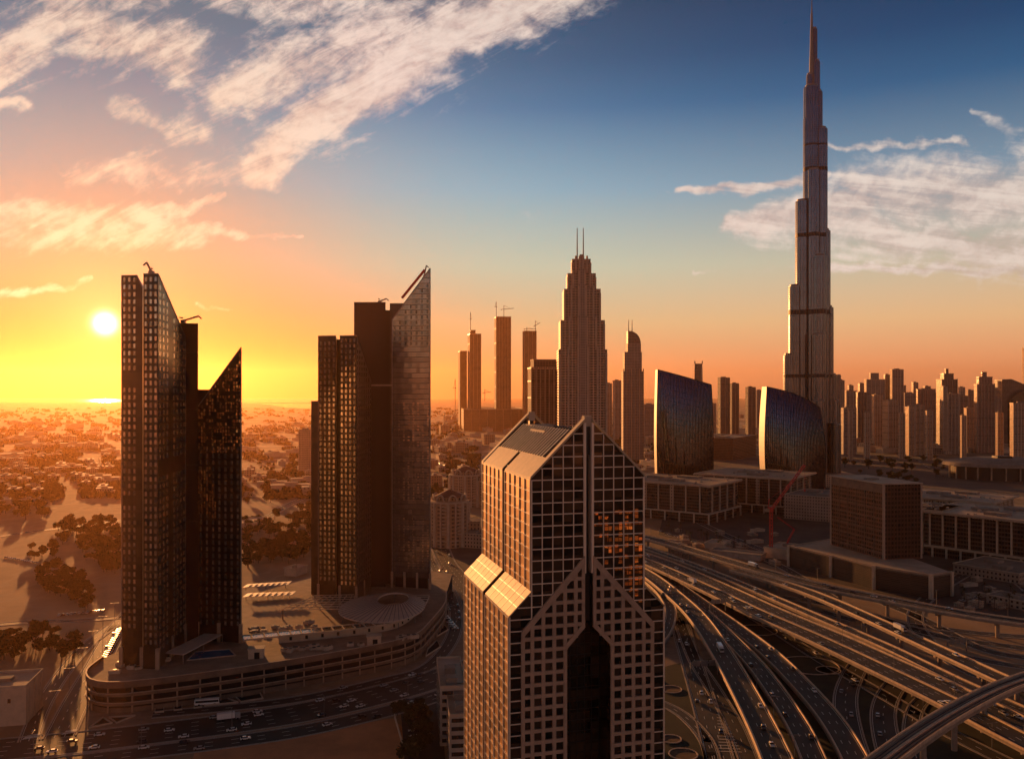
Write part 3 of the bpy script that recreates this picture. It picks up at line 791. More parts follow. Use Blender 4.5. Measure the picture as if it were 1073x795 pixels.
blade(t2, 'east_blade', [D0, D1, D2, D3], 8, [zd0, zd1, zd1 - 2, zd0 - 2], 'blade_grey')
ws = facade_windows(B0, B1, PZ + 12, lin(zB + PZ, zB + PZ), 4, 3.9, .42, .62, skip=lambda r, c: r in (44,))
ws += facade_windows(A0, A1, PZ + 14, lin(zA + PZ, zA + PZ), 4, 3.9, .42, .62)
ws += facade_windows(B1, B2, PZ + 12, lin(zB + PZ, zBb + PZ), 7, 3.9, .34, .6)
wlow = facade_windows(D0, D1, PZ + 14, lin(PZ + 140, PZ + 140), 8, 3.9, .40, .62, skip=lambda r, c: r in (10, 11, 12))
part_set('window', shift(ws + wlow, o), M['pane'], t2, key=lambda m: m.d)
wd = shift(facade_windows(D0, D1, PZ + 180, lin(zd0 + PZ, zd1 + PZ), 7, 3.9, .36, .62, margin=5), o)
part_set('upper_window', wd, M['pane_dark'], t2, key=lambda m: m.d)
m = MB()
n_ = (D1 - D0).normalized(); n_ = Vector((n_.y, -n_.x)) * .12
for k in range(60):
    z = 12 + k * 3.9
    if z > zd1 - 3: break
    s = 0 if z < zd0 else (z - zd0) / (zd1 - zd0)
    p, q = D0.lerp(D1, s + .01), D1
    m.bar((p.x + n_.x - o.x, p.y + n_.y - o.y, z), (q.x + n_.x - o.x, q.y + n_.y - o.y, z), .14, .3)
m.build('floor_line', M['dark_metal'], t2)
edge(t2, [V3(D0, zd0), V3(D1, zd1), V3(D1, 8)], .6); edge(t2, [V3(D0, 8), V3(D0, zd0)], .4); edge(t2, [V3(A0, 8), V3(A0, zA), V3(A1, zA)], .5); edge(t2, [V3(B0, zB), V3(B1, zB), V3(B2, zBb)], .5); edge(t2, [V3(B1, 8), V3(B1, zB)], .35, 'dark_metal')
edge(t2, [V3(P2(388, 644.6), zC - 62), V3(P2(411, 644.6), zC - 62)], 1.2, 'steel', 'floor_band')
edge(t2, [V3(P2(371, 644.7), zC), V3(P2(404, 644.7), zC)], .6, 'dark_metal')
edge(t2, [V3(D0.lerp(D1, .25) + Vector((0, 3)), zd0 + (zd1 - zd0) * .25 + 7), V3(D0.lerp(D1, .85) + Vector((0, 3)), zd0 + (zd1 - zd0) * .85 + 5)], 1.6, 'red_steel', 'crane_rail')
for p in (A0, B0, B1, (B1 + B2) / 2, D0, D0.lerp(D1, .33), D0.lerp(D1, .66), D1):
    m = MB(); m.box(p.x - o.x - .8, p.x - o.x + .8, p.y - o.y - 1.0, p.y - o.y + .6, 0, 12); m.build('pilotis', M['concrete'], t2)
m = MB(); q = [D0 + Vector((2, 3)), D1 + Vector((-2, 3)), D2, D3]; m.prism([(p.x - o.x, p.y - o.y) for p in q], 0, 8, 0); m.build('lobby', M['blade_black'], t2)
roof_crane(t2, 'roof_crane', (D0.lerp(D1, .80).x - o.x, D0.y - o.y + 4, zd0 + (zd1 - zd0) * .80), (2, 0, 9)); roof_crane(t2, 'roof_crane', (P2(398, 650).x - o.x, 650 - o.y, zC), (5, 0, 1.5))

# ------------------------------------------------------------------ podium with parking decks
pod = thing('podium_building', 'long low podium with banded parking decks below the dark skyscrapers', 'podium', (0, 0, 0))
front = [(-224, 470), (-222, 448), (-213, 433)] + [(X_at(px, D), D) for px, D in ((112, 428), (130, 428.5), (200, 440), (300, 463), (400, 494), (436, 514), (452, 545), (466.5, 590), (468, 625))]
back = [(-48, 690), (-80, 712), (-150, 690), (-205, 590)]
fc = [(p.x, p.y) for p in curve([(x, y, 0) for x, y in front], 5.0)]
# inset front line for dark interiors
def inset(c, d):
    nn = normals([Vector((x, y, 0)) for x, y in c]); return [(x + n.x * d, y + n.y * d) for (x, y), n in zip(c, nn)]
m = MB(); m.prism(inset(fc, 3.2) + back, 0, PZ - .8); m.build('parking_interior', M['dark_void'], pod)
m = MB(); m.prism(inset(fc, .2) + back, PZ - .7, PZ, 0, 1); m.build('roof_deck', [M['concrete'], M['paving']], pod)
M['band'] = simple('parking_band', (.19, .125, .085), .7, var=.35, scale=.1)
for z0, z1 in ((4.2, 5.6), (8.8, 10.2), (13.0, PZ + 1.3)):
    m = MB(); m.wall(fc, z0, z1, .5); m.build('parapet_band', M['band'], pod)
    m = MB(); m.wall([(x, y) for x, y in inset(fc, -.12)], z1 - .02, z1 + .16, .8); m.build('coping', M['parapet'], pod)
    if z0 < 12:
        m = MB(); m.wall(inset(fc, .6), z0 - .3, z0 + .2, 2.7); m.build('deck_slab', M['concrete'], pod)
cols = []
for i in range(3, len(fc), 2):
    x, y = inset(fc, 1.0)[i]; m = MB(); m.box(x - .35, x + .35, y - .35, y + .35, 0, 13); m.d = y; cols.append(m)
part_set('column', cols, M['concrete'], pod, key=lambda m: m.d)
m = MB(); m.wall(inset(fc, 1.6), 0, 2.6, .3); m.build('ground_wall', M['band'], pod)
# things on the deck
def on_deck(px, py, z=PZ): return G(px, py, z)
c = on_deck(222, 690); pl = thing('swimming_pool', 'blue swimming pool on the podium deck below the left skyscraper', 'pool', c)
def pool_water():
    m, t, b = new_mat('pool_water'); setp(b, (.015, .12, .26), .08, 0, .5); return m
m = MB(); Pq = [on_deck(197, 691.5), on_deck(246, 686.5), on_deck(240, 680.5), on_deck(205, 683)]
m.prism([(p.x - c.x, p.y - c.y) for p in Pq], .05, .16); m.build('water', pool_water(), pl)
m = MB(); m.wall([(p.x - c.x, p.y - c.y) for p in Pq], 0, .45, -.9, closed=True); m.build('pool_edge', M['pale_concrete'], pl)
c = on_deck(205, 680); cn = thing('sun_canopy', 'sloping pale canopy beside the blue swimming pool', 'canopy', c)
A, B, C_, D_ = on_deck(172, 693), on_deck(192, 695), on_deck(233, 673), on_deck(214, 672)
m = MB(); L_ = [A, B, C_, D_]; m.add([(p.x - c.x, p.y - c.y, 4.5) for p in L_] + [(p.x - c.x, p.y - c.y, 4.9) for p in L_], [(3, 2, 1, 0), (4, 5, 6, 7), (0, 1, 5, 4), (1, 2, 6, 5), (2, 3, 7, 6), (3, 0, 4, 7)]); m.build('canopy_sheet', M['membrane'], cn)
for p in (A, B, C_, D_, (A + D_) / 2, (B + C_) / 2): m = MB(); m.box(p.x - c.x - .2, p.x - c.x + .2, p.y - c.y - .2, p.y - c.y + .2, 0, 4.5); m.build('post', M['steel'], cn)
# ribbed pergola following the deck edge
pc = curve([on_deck(255, 680), on_deck(300, 675), on_deck(350, 670), on_deck(398, 664), on_deck(425, 657), on_deck(445, 642), on_deck(450, 632)], 3.0)
c = pc[0]; pg = thing('pergola', 'long glazed pergola with pale ribs curving along the podium deck', 'pergola', c)
rel = [p - c for p in pc]
m = MB(); beam(m, rel, .2, 9.5, 5.0, 5.25); m.build('roof_glass', glass('pergola_glass', (.06, .05, .045), .25, .2), pg)
nn = normals(rel); ribs = []
for i in range(0, len(rel), 2):
    m = MB(); m.bar(rel[i] + Vector((0, 0, 5.5)), rel[i] + nn[i] * 9.8 + Vector((0, 0, 5.6)), .5); m.d = i; ribs.append(m)
part_set('rib', ribs, M['pale_concrete'], pg, key=lambda m: m.d)
m = MB(); beam(m, rel, 0, .5, 4.6, 5.5); beam(m, rel, 9.3, 9.9, 4.7, 5.6); m.build('edge_beam', M['pale_concrete'], pg)
m = MB(); beam(m, rel[6:], 4.0, 4.5, 0, 4.9); m.build('rear_wall', M['cream'], pg)
m = MB()
for i in range(8, len(rel) - 2, 3): p = rel[i] + nn[i] * 3.9; m.box(p.x - .8, p.x + .8, p.y - .15, p.y + .1, 1.2, 3.2)
m.build('wall_opening', M['dark_void'], pg)
# oval ribbed canopy
ctr = on_deck(405, 645); oc = thing('oval_canopy', 'pale ribbed canopy with an oval opening in front of the second skyscraper', 'canopy', ctr)
ro, ri = [], []
n_ = 48
for k in range(n_):
    a = 2 * math.pi * k / n_
    ro.append((25 * math.cos(a) * (1.0 + .22 * (math.cos(a) < 0)), 38 * math.sin(a))); ri.append((4 + 10 * math.cos(a), 3 + 17 * math.sin(a)))
m = MB(); vs = [(x, y, 6.0) for x, y in ro] + [(x, y, 10.5) for x, y in ri] + [(x, y, 5.3) for x, y in ro] + [(x, y, 9.7) for x, y in ri]
fs = []
for k in range(n_):
    j = (k + 1) % n_
    fs += [(k, j, n_ + j, n_ + k), (2 * n_ + j, 2 * n_ + k, 3 * n_ + k, 3 * n_ + j), (k, 2 * n_ + k, 2 * n_ + j, j), (n_ + j, 3 * n_ + j, 3 * n_ + k, n_ + k)]
m.add(vs, fs); m.build('ring_roof', M['membrane'], oc)
for k in range(n_):
    m = MB(); m.bar((*ro[k], 6.05), (*ri[k], 10.6), .4, .5); m.build('rib', M['steel'], oc)
for k in range(0, n_, 4):
    m = MB(); x, y = ro[k][0] * .95, ro[k][1] * .95; m.box(x - .3, x + .3, y - .3, y + .3, 0, 6.0); m.build('post', M['steel'], oc)
m = MB(); m.cyl(4, 3, 0, 4.0, 9, n=32, sy=1.7); m.build('drum_wall', M['cream'], oc)
# lattice canopy and parking shades
c = on_deck(340, 643); lc = thing('lattice_canopy', 'flat gridded canopy between the dark skyscrapers', 'canopy', c)
for k in range(9): m = MB(); m.bar((-26 + k * 6, -14 + k * .5, 6), (-12 + k * 3.6, 26, 6), .45); m.build('rafter', M['pale_concrete'], lc)
for k in range(7): y = -14 + k * 6.5; s = (y + 14) / 40; m = MB(); m.bar((-26 + 14 * s, y, 6.3), (22 - 5 * s, y + 3, 6.3), .45); m.build('purlin', M['pale_concrete'], lc)
for x, y in ((-24, -13), (20, -10), (-12, 25), (15, 26)): m = MB(); m.box(x - .4, x + .4, y - .4, y + .4, 0, 6); m.build('post', M['concrete'], lc)
def shade_row(px0, py0, px1, py1, n, label):
    a, b = on_deck(px0, py0, 3), on_deck(px1, py1, 3); c = Vector((a.x, a.y, PZ)); t = thing('parking_shade', label, 'shade', c, group='parking shades')
    for k in range(n):
        p = a.lerp(b, k / max(1, n - 1)) - Vector((c.x, c.y, 0)); m = MB(); m.add([(p.x, p.y, 3), (p.x + 4.2, p.y, 3.6), (p.x + 4.2, p.y + 11, 3.6), (p.x, p.y + 11, 3), (p.x, p.y, 3.1), (p.x + 4.2, p.y, 3.7), (p.x + 4.2, p.y + 11, 3.7), (p.x, p.y + 11, 3.1)], [(3, 2, 1, 0), (4, 5, 6, 7), (0, 1, 5, 4), (1, 2, 6, 5), (2, 3, 7, 6), (3, 0, 4, 7)]); m.build('shade_sail', M['membrane'], t)
    m = MB(); q = b - Vector((c.x, c.y, 0)); m.bar((0, 5, 2.9), (q.x + 4, q.y + 5, 2.9), .3); m.build('beam', M['steel'], t)
    for s in (0, .5, 1): m = MB(); m.bar((q.x * s + 1, q.y * s + 5, 0), (q.x * s + 1, q.y * s + 5, 3), .3); m.build('post', M['steel'], t)
shade_row(254, 648, 300, 646, 8, 'nearer row of slanted parking shades right of the left skyscraper')
shade_row(254, 637, 296, 634, 8, 'farther row of slanted parking shades right of the left skyscraper')
def kiosk(px, py, w, d, h, label):
    c = on_deck(px, py); t = thing('roof_kiosk', label, 'kiosk', c, R(10)); m = MB(); m.box(-w / 2, w / 2, 0, d, 0, h); m.build('wall', M['cream'], t)
    m = MB(); m.box(-w / 2 - .4, w / 2 + .4, -.4, d + .4, h, h + .5); m.build('roof', M['pale_concrete'], t)
    m = MB(); m.box(-w * .1, w * .25, -.08, -.005, 0, h * .7); m.build('door', M['dark_void'], t)
kiosk(268, 690, 8, 6, 5, 'small cream kiosk on the podium deck right of the swimming pool')
kiosk(392, 676, 8, 5, 5, 'small cream kiosk on the podium deck in front of the oval canopy')
# plant and clutter on the deck
def roof_unit(px, py, label, group):
    c = on_deck(px, py); t = thing('rooftop_unit', label, 'rooftop unit', c, random.uniform(0, 1.5), group); a, b, h = random.uniform(1.2, 3), random.uniform(1.2, 2.4), random.uniform(1, 2.2)
    m = MB(); m.box(-a, a, -b, b, .15, h); m.build('casing', M['pale_concrete'], t); m = MB(); m.cyl(0, 0, h + .002, h + .25, min(a, b) * .7, n=10); m.build('fan', M['dark_metal'], t)
for k in range(16): s_ = random.random(); roof_unit(118 + 60 * s_, 706 - 12 * s_ - random.uniform(0, 8), 'small pale rooftop unit at the rounded left end of the podium deck', 'units at the left end of the deck')
for k in range(22): s_ = random.random(); roof_unit(285 + 150 * s_, 683 - 9 * s_ - 14 * max(0, s_ - .6) + random.uniform(-2, 1.5), 'small pale rooftop unit along the front edge of the deck, in front of the pergola', 'units in front of the pergola')
for k in range(14): roof_unit(random.uniform(256, 330), random.uniform(652, 664), 'small pale rooftop unit on the deck behind the pergola', 'units behind the pergola')
# terrace strip and sunken planters in the plaza
def planter(pts, label):
    P = [G(x, y) for x, y in pts]; c = P[0]; t = thing('sunken_court', label, 'court', c)
    m = MB(); Q = [(p.x - c.x, p.y - c.y) for p in P]; m.wall(Q, 0, .9, .5, closed=True); m.build('kerb_wall', M['pale_concrete'], t)
    m = MB(); m.prism(Q, .04, .09); m.build('dark_floor', M['dark_void'], t)
for i, (x, w) in enumerate(((162, 10), (182, 9), (203, 9))):
    planter([(x, 747 - i * 2.4), (x + w, 746 - i * 2.4), (x + w, 740.5 - i * 2.4), (x, 741.5 - i * 2.4)], ['leftmost small square court in the pale plaza below the podium', 'middle small square court in the pale plaza below the podium', 'small square court in the pale plaza nearest the long sunken ones'][i])
planter([(214, 740), (250, 736), (236, 731), (216, 734)], 'long sunken court in the plaza, left of its diagonal walkway')
planter([(252, 736), (276, 732), (272, 725), (246, 730)], 'long sunken court in the plaza, right of its diagonal walkway')
planter([(93, 763), (118, 758), (108, 752)], 'triangular sunken court at the plaza corner, left one')
planter([(122, 758), (142, 750), (114, 752)], 'triangular sunken court at the plaza corner, right one')
planter([(446, 688), (462, 678), (458, 671), (448, 680)], 'nearer wedge shaped court at the rounded end of the plaza')
planter([(458, 667), (470, 660), (466, 655), (459, 660)], 'farther wedge shaped court at the rounded end of the plaza')
# ------------------------------------------------------------------ mid-distance buildings on the right
M['brown_glass'] = facade('brown_curtain', (.14, .052, .027), (.045, .026, .018), 3.2, 3.8, .72, .6, .45, .18, .2)
M['louvre_brown'] = facade('louvred_wall', (.085, .048, .03), (.03, .02, .015), 8, 1.4, .96, .5, .6, .4, .25)
M['office_dark'] = facade('office_wall', (.10, .062, .04), (.028, .02, .018), 2.6, 3.9, .85, .62, .5, .12, .2)
M['office_stone'] = facade('office_stone', (.44, .31, .215), (.05, .035, .03), 3.4, 3.9, .4, .45, .8, .2, .2)
M['villa_wall'] = facade('villa_wall', (.42, .31, .22), (.05, .04, .03), 4.0, 3.3, .4, .45, .85, .2, .25)

def frame(near, left, right):
    """rectangular footprint from three ground corners: local x along near->right, y along near->left"""
    ex = (right - near); ex.z = 0; w = ex.length; yaw = math.atan2(ex.y, ex.x); ey = Vector((-math.sin(yaw), math.cos(yaw), 0))
    return near, yaw, w, (left - near).dot(ey)

def cornice_block(label, near, left, right, ztop, fins_x, fins_y, base=12.0, mat='office_dark', solid=(), mid=False):
    o, yaw, w, d = frame(G(*near), G(*left), G(*right)); t = thing('office_building', label, 'office building', o, yaw)
    m = MB(); m.box(1.5, w - 1.5, 1.5, d - 1.5, 0, ztop - 2); m.build('glazed_walls', M[mat], t)
    m = MB(); m.box(-4, w + 4, -4, d + 4, ztop - 1.1, ztop); m.build('overhanging_roof', M['roof_pale'], t)
    m = MB()
    for k in range(int((w + 8) / 2.4)): m.box(-3.8 + k * 2.4, -2.6 + k * 2.4, -3.6, 0, ztop - 1.9, ztop - 1.11)
    for k in range(int((d + 8) / 2.4)): m.box(-3.6, 0, -1.4 + k * 2.4, -.2 + k * 2.4, ztop - 1.9, ztop - 1.11)
    m.build('cornice_brackets', M['cream'], t)
    for k in range(3): m = MB(); x, y = w * (.2 + .28 * k), d * (.3 + .2 * (k % 2)); m.box(x, x + w * .15, y, y + d * .2, ztop + .01, ztop + 2.6); m.build('roof_plant', M['roof_grey'], t)
    rnd = random.Random(label)
    for k in range(14):
        x, y = rnd.uniform(0, w * .92), rnd.uniform(0, d * .92); a, b = rnd.uniform(1.2, 4), rnd.uniform(1.2, 4); m = MB(); m.box(x, x + a, y, y + b, ztop + .012, ztop + rnd.uniform(.8, 2.2)); m.build('roof_unit', M['steel' if k % 2 else 'pale_concrete'], t)
    m = MB(); m.wall([(-3.4, -3.4), (w + 3.4, -3.4), (w + 3.4, d + 3.4), (-3.4, d + 3.4)], ztop + .013, ztop + .9, .5, closed=True); m.build('roof_parapet', M['cream'], t)
    m = MB(); m.box(-3, w + 3, -3, d + 3, base - 1.6, base); m.build('base_slab', M['cream'], t)
    for k in range(fins_x): x = 1.5 + (w - 3) * (k + .5) / fins_x; m = MB(); m.box(x - .7, x + .7, -.4, 1.7, base, ztop - 1.1); m.build('fin', M['cream'], t)
    for k in range(fins_y):
        y = 1.5 + (d - 3) * (k + .5) / fins_y; wd = 2.6 if k in solid else .7
        m = MB(); m.box(-.4, 1.7, y - wd, y + wd, base, ztop - 1.1); m.build('stone_pier' if k in solid else 'fin', M['office_stone' if k in solid else 'cream'], t)
    for k in range(5): x = -2 + (w + 4) * k / 4; m = MB(); m.box(x - .8, x + .8, -2.6, -1, 0, base - 1.6); m.build('column', M['cream'], t)
    for k in range(1, 9): y = -2 + (d + 4) * k / 8; m = MB(); m.box(-2.6, -1, y - .8, y + .8, 0, base - 1.6); m.build('column', M['cream'], t)
    return t
cornice_block('pale corniced office block in front of the taller curved glass tower', (742, 549), (689, 525), (774, 540), 47, 4, 8, 13, solid=(2, 4))
cornice_block('pale corniced office block behind the red crane', (825, 540), (774, 521), (852, 531), 48, 4, 8, 12, solid=(2, 4))
cornice_block('narrow corniced office block right of the brown cube', (985, 582), (958, 570), (1004, 575), 44, 6, 4, 12)
cornice_block('wide corniced office block at the right edge of the picture', (1085, 598), (1007, 570), (1120, 585), 44, 5, 8, 11)
cornice_block('low corniced office block behind the narrow one, with square windows', (1040, 549), (962, 528), (1064, 540), 26, 5, 9, 6, 'office_stone')

# brown cube on a louvred podium
o = G(975.6, 627.6); o, yaw, w, d = frame(o, G(826.7, 593), G(997, 624)); lf = Vector((-math.sin(yaw), math.cos(yaw), 0))
t = thing('office_building', 'large brown louvred cube standing on a wide stone-edged podium', 'office building', o, yaw)
rel = lambda p: Matrix.Rotation(-yaw, 3, 'Z') @ (p - o)
p_near, p_left, p_right = [rel(G(*q, 19.0)) for q in ((926, 585.6), (871, 570), (965, 584))]
cor = [rel(G(*q)) for q in ((975.6, 627.6), (916, 617), (871, 604.7), (826.7, 593))]
pp = [(0, 0), (cor[1].x, cor[1].y), (cor[2].x, cor[2].y), (cor[3].x, cor[3].y)]
far = [(cor[3].x + 70, cor[3].y + 10), (w + 40, p_near.y + 30), (w, 0)]
m = MB(); m.prism(pp + far, 0, 17.6, 0, 1); m.build('podium', [M['louvre_brown'], M['roof_pale']], t)
m = MB(); m.wall(([(w, 0)] + pp + [far[0]])[::-1], 16.4, 19.2, 2.2); m.build('podium_parapet', M['roof_pale'], t)
m = MB(); m.prism(pp + far, 18.0, 18.6); m.build('podium_roof', M['roof_pale'], t)
for x, y in ((0, 0), (cor[1].x, cor[1].y), (cor[2].x, cor[2].y), (cor[3].x, cor[3].y), (w, 0)):
    m = MB(); m.box(x - 1.3, x + 1.3, y - 1.3, y + 1.3, 0, 19.3); m.build('stone_pier', M['cream'], t)
exx = (p_right - p_near); cw = exx.length; cd = (p_left - p_near).length; H0 = 82.8
ux = exx.normalized(); uy = (p_left - p_near).normalized()
def CP(a, b, z): q = p_near + ux * a + uy * b; return (q.x, q.y, z)
m = MB(); m.prism([CP(0, 0, 0), CP(cw, 0, 0), CP(cw, cd, 0), CP(0, cd, 0)], 18.6, H0 - .5, 0, 1); m.build('cube_walls', [M['brown_glass'], M['roof_pale']], t)
for a, b in ((0, 0), (cw, 0), (0, cd)):
    m = MB(); m.bar(CP(a, b, 18.6), CP(a, b, H0 + .4), 1.7); m.build('corner_post', M['stone'], t)
m = MB(); m.prism([CP(-1.2, -1.2, 0), CP(cw + 1.2, -1.2, 0), CP(cw + 1.2, cd + 1.2, 0), CP(-1.2, cd + 1.2, 0)], H0 - .49, H0 + .5); m.build('roof_slab', M['roof_pale'], t)
fb = []
for k in range(int(cw / 1.6)): m = MB(); m.bar(CP(.8 + k * 1.6, -.25, 19), CP(.8 + k * 1.6, -.25, H0 - .6), .35, .3); m.d = k; fb.append(m)
part_set('louvre_fin', fb, M['dark_metal'], t, key=lambda m: m.d)
m = MB()
for k in range(5): z = 24 + k * 9.5; m.bar(CP(-.2, 1, z), CP(-.2, cd - 1, z), .3, .5)
for k in range(1, 6): m.bar(CP(-.2, cd * k / 6, 20), CP(-.2, cd * k / 6, H0 - 8), .3, .4)
m.prism([CP(-.3, 0.8, 0), CP(-.3, cd - .8, 0), CP(-.02, cd - .8, 0), CP(-.02, .8, 0)], H0 - 8, H0 - 1)
m.build('facade_frame', M['band'], t)
m = MB(); q = CP(cw * .35, cd * .45, 0); m.box(q[0] - 5, q[0] + 5, q[1] - 4, q[1] + 4, H0 + .5, H0 + 1.6); m.build('roof_plant', M['roof_grey'], t)

# low buildings round them
def low_block(name, label, cat, near, left, right, h, mat='villa_wall', roof='roof_pale', group=None, plants=2, z=0):
    o, yaw, w, d = frame(G(*near), G(*left), G(*right)); t = thing(name, label, cat, o, yaw, group)
    m = MB(); m.box(0, w, 0, d, 0, h); m.build('wall', M[mat], t)
    m = MB(); m.box(-.4, w + .4, -.4, d + .4, h, h + .35); m.build('roof', M[roof], t)
    m = MB(); m.wall([(-.4, -.4), (w + .4, -.4), (w + .4, d + .4), (-.4, d + .4)], h + .35, h + 1.3, .4, closed=True); m.build('parapet', M['cream'], t)
    for k in range(plants): m = MB(); x, y = w * (.15 + .35 * k), d * (.25 + .3 * (k % 2)); m.box(x, x + w * .2, y, y + d * .22, h + .36, h + 2.8); m.build('roof_plant', M['roof_grey'], t)
    return t
low_block('low_building', 'low white walled site office left of the brown cube', 'building', (850, 590), (820, 577), (866, 584), 9, 'cream', 'roof_pale')
low_block('office_building', 'plain stone office wing between the red crane and the brown cube', 'office building', (880, 548), (848, 534), (900, 540), 30, 'office_stone', 'roof_grey')
low_block('low_building', 'low arcaded building with pale roof below the wide corniced block', 'building', (1068, 612), (1000, 600), (1100, 603), 8, 'office_stone', 'roof_grey')
low_block('low_building', 'low brown stepped building between the two curved glass towers', 'building', (768, 482), (753, 474), (792, 477), 52, 'brown_glass', 'roof_grey')
low_block('site_shed', 'long pale site shed beside the upper flyover', 'shed', (797, 588), (760, 575), (803, 585), 5, 'cream', 'roof_grey', plants=0)
low_block('site_shed', 'small pale site shed nearest the corniced block', 'shed', (758, 576), (745, 571), (766, 572), 5, 'cream', 'roof_pale', plants=0)
low_block('low_building', 'low pale building behind the flyover at the right picture edge', 'building', (1075, 640), (1040, 630), (1090, 636), 6, 'villa_wall', 'roof_grey')

# ---- curved glass towers
M['rib_glass'] = glass('ribbed_glass', (.04, .06, .092), .07, .9, (3.4, 4.0), .006, .8, 1.6, var=.3)
def curved_tower(label, pl, pr, D, ztl, ztr, bulge_l, bulge_r, depth, curve_top=0.0):
    c = Vector((X_at((pl + pr) / 2, D), D, 0)); t = thing('glass_tower', label, 'tower', c)
    w = (pr - pl) / FPX * D; rows, cols_ = 22, 36
    def pt(s, r, back=False):                       # s 0..1 across, r 0..1 up
        top = ztl + (ztr - ztl) * s - curve_top * (s ** 3)
        z = top * r
        bl = bulge_l * math.sin(math.pi * min(1, r * .9 + .1)) ; br = bulge_r * math.sin(math.pi * min(1, r * .85 + .1))
        x = -w / 2 - bl + (w + bl + br) * s
        y = -depth * .42 * math.sin(math.pi * (s * .94 + .03)) * (1 - .35 * r) + 9 * r ** 3.2 if not back else depth * .58 + 8 * r
        return (x, y, z)
    m = MB(); vs = [pt(s / cols_, r / rows) for r in range(rows + 1) for s in range(cols_ + 1)]; n = cols_ + 1
    m.add(vs, [(j * n + i, j * n + i + 1, (j + 1) * n + i + 1, (j + 1) * n + i) for j in range(rows) for i in range(cols_)])
    m.build('curved_glass', M['rib_glass'], t, smooth=True)
    m = MB(); vb = [pt(s, r / rows, b) for r in range(rows + 1) for s, b in ((0, False), (0, True), (1, True), (1, False))]
    m.add(vb, [(4 * j + k, 4 * j + 4 + k, 4 * j + 5 + k, 4 * j + 1 + k) for j in range(rows) for k in range(3)])
    tp = [pt(s / cols_, 1) for s in range(cols_ + 1)] + [pt(1, 1, True), pt(0, 1, True)]
    m.add(tp, [tuple(range(len(tp)))]); m.build('rear_shell', M['dark_metal'], t)
    ribs = []
    for k in range(0, cols_ + 1):
        m = MB()
        for r in range(rows):
            a, b = pt(k / cols_, r / rows), pt(k / cols_, (r + 1) / rows); m.bar((a[0], a[1] - .35, a[2]), (b[0], b[1] - .35, b[2]), .75 if k % 2 == 0 else .4, .9)
        ribs.append(m)
    for m in ribs: m.build('rib', M['steel'] if False else M['dark_metal'], t)
    m = MB()
    for i in range(cols_): m.bar(pt(i / cols_, 1), pt((i + 1) / cols_, 1), 1.2)
    m.build('crown_edge', M['dark_metal'], t)
    m = MB()
    for r in range(1, rows):
        for i in range(cols_): a, b = pt(i / cols_, r / rows), pt((i + 1) / cols_, r / rows); m.bar((a[0], a[1] - .12, a[2]), (b[0], b[1] - .12, b[2]), .3, .35)
    m.build('floor_ring', M['dark_metal'], t)
curved_tower('taller curved tower of ribbed blue glass with a slanted top', 690, 746.5, 1330, Z_at(387, 1330), Z_at(403, 1330), 3, 1.5, 34)
curved_tower('shorter bulging tower of ribbed blue glass with a curved slanted top', 805, 860, 1330, Z_at(405, 1330), Z_at(419, 1330), 6, 7, 44, 12)

# ---- red luffing crane
c = G(808, 583); cr = thing('construction_crane', 'red luffing crane with its boom raised in front of the corniced blocks', 'crane', c)
def lattice(m, p, q, w, n, th=.28):
    p, q = Vector(p), Vector(q); d = (q - p).normalized(); up = Vector((0, 0, 1)) if abs(d.z) < .9 else Vector((0, 1, 0)); a = d.cross(up).normalized() * w / 2; b = a.cross(d).normalized() * w / 2
    cs = [a + b, a - b, -a - b, -a + b]
    for k in cs: m.bar(p + k, q + k, th * 1.3)
    for i in range(n):
        s, e = p.lerp(q, i / n), p.lerp(q, (i + 1) / n)
        for k in range(4): m.bar(s + cs[k], e + cs[(k + 1) % 4], th * .8)
sc = c.y / FPX
m = MB(); lattice(m, (0, 0, 0), (0, 0, 46), 2.4, 14, .34); m.build('mast', M['red_steel'], cr)
m = MB(); lattice(m, (0, 0, 46), (33, 0, 90), 1.9, 18, .30); m.build('boom', M['red_steel'], cr)
m = MB(); m.box(-1.8, 1.8, -1.8, 1.8, 44.5, 48.5); m.build('cab', M['red_steel'], cr)
m = MB(); m.box(-6, -2, -1.4, 1.4, 44, 47); m.build('counterweight', M['concrete'], cr)
m = MB(); m.bar((-3, 0, 47), (-2, 0, 56), .6); m.bar((-2, 0, 56), (20, 0, 73), .2); m.build('stay', M['red_steel'], cr)
m = MB(); m.bar((33, 0, 90), (33, 0, 66), .15); m.box(32.4, 33.6, -.5, .5, 64, 66); m.build('hook', M['red_steel'], cr)
c = G(820, 582); cr = thing('mobile_crane', 'smaller red mobile crane beside the luffing crane', 'crane', c)
m = MB(); lattice(m, (0, 0, 3), (12, 2, 26), 1.2, 10, .25); lattice(m, (12, 2, 26), (-5, 0, 38), .9, 8, .22); m.build('boom', M['red_steel'], cr)
m = MB(); m.box(-5, 5, -1.4, 1.4, 1, 3); m.build('carrier', M['red_steel'], cr)
for x in (-3.5, -1, 2, 3.8):
    m = MB(); m.bar((x, -1.5, .7), (x, 1.5, .7), 1.3); m.build('wheel', M['rubber'], cr)

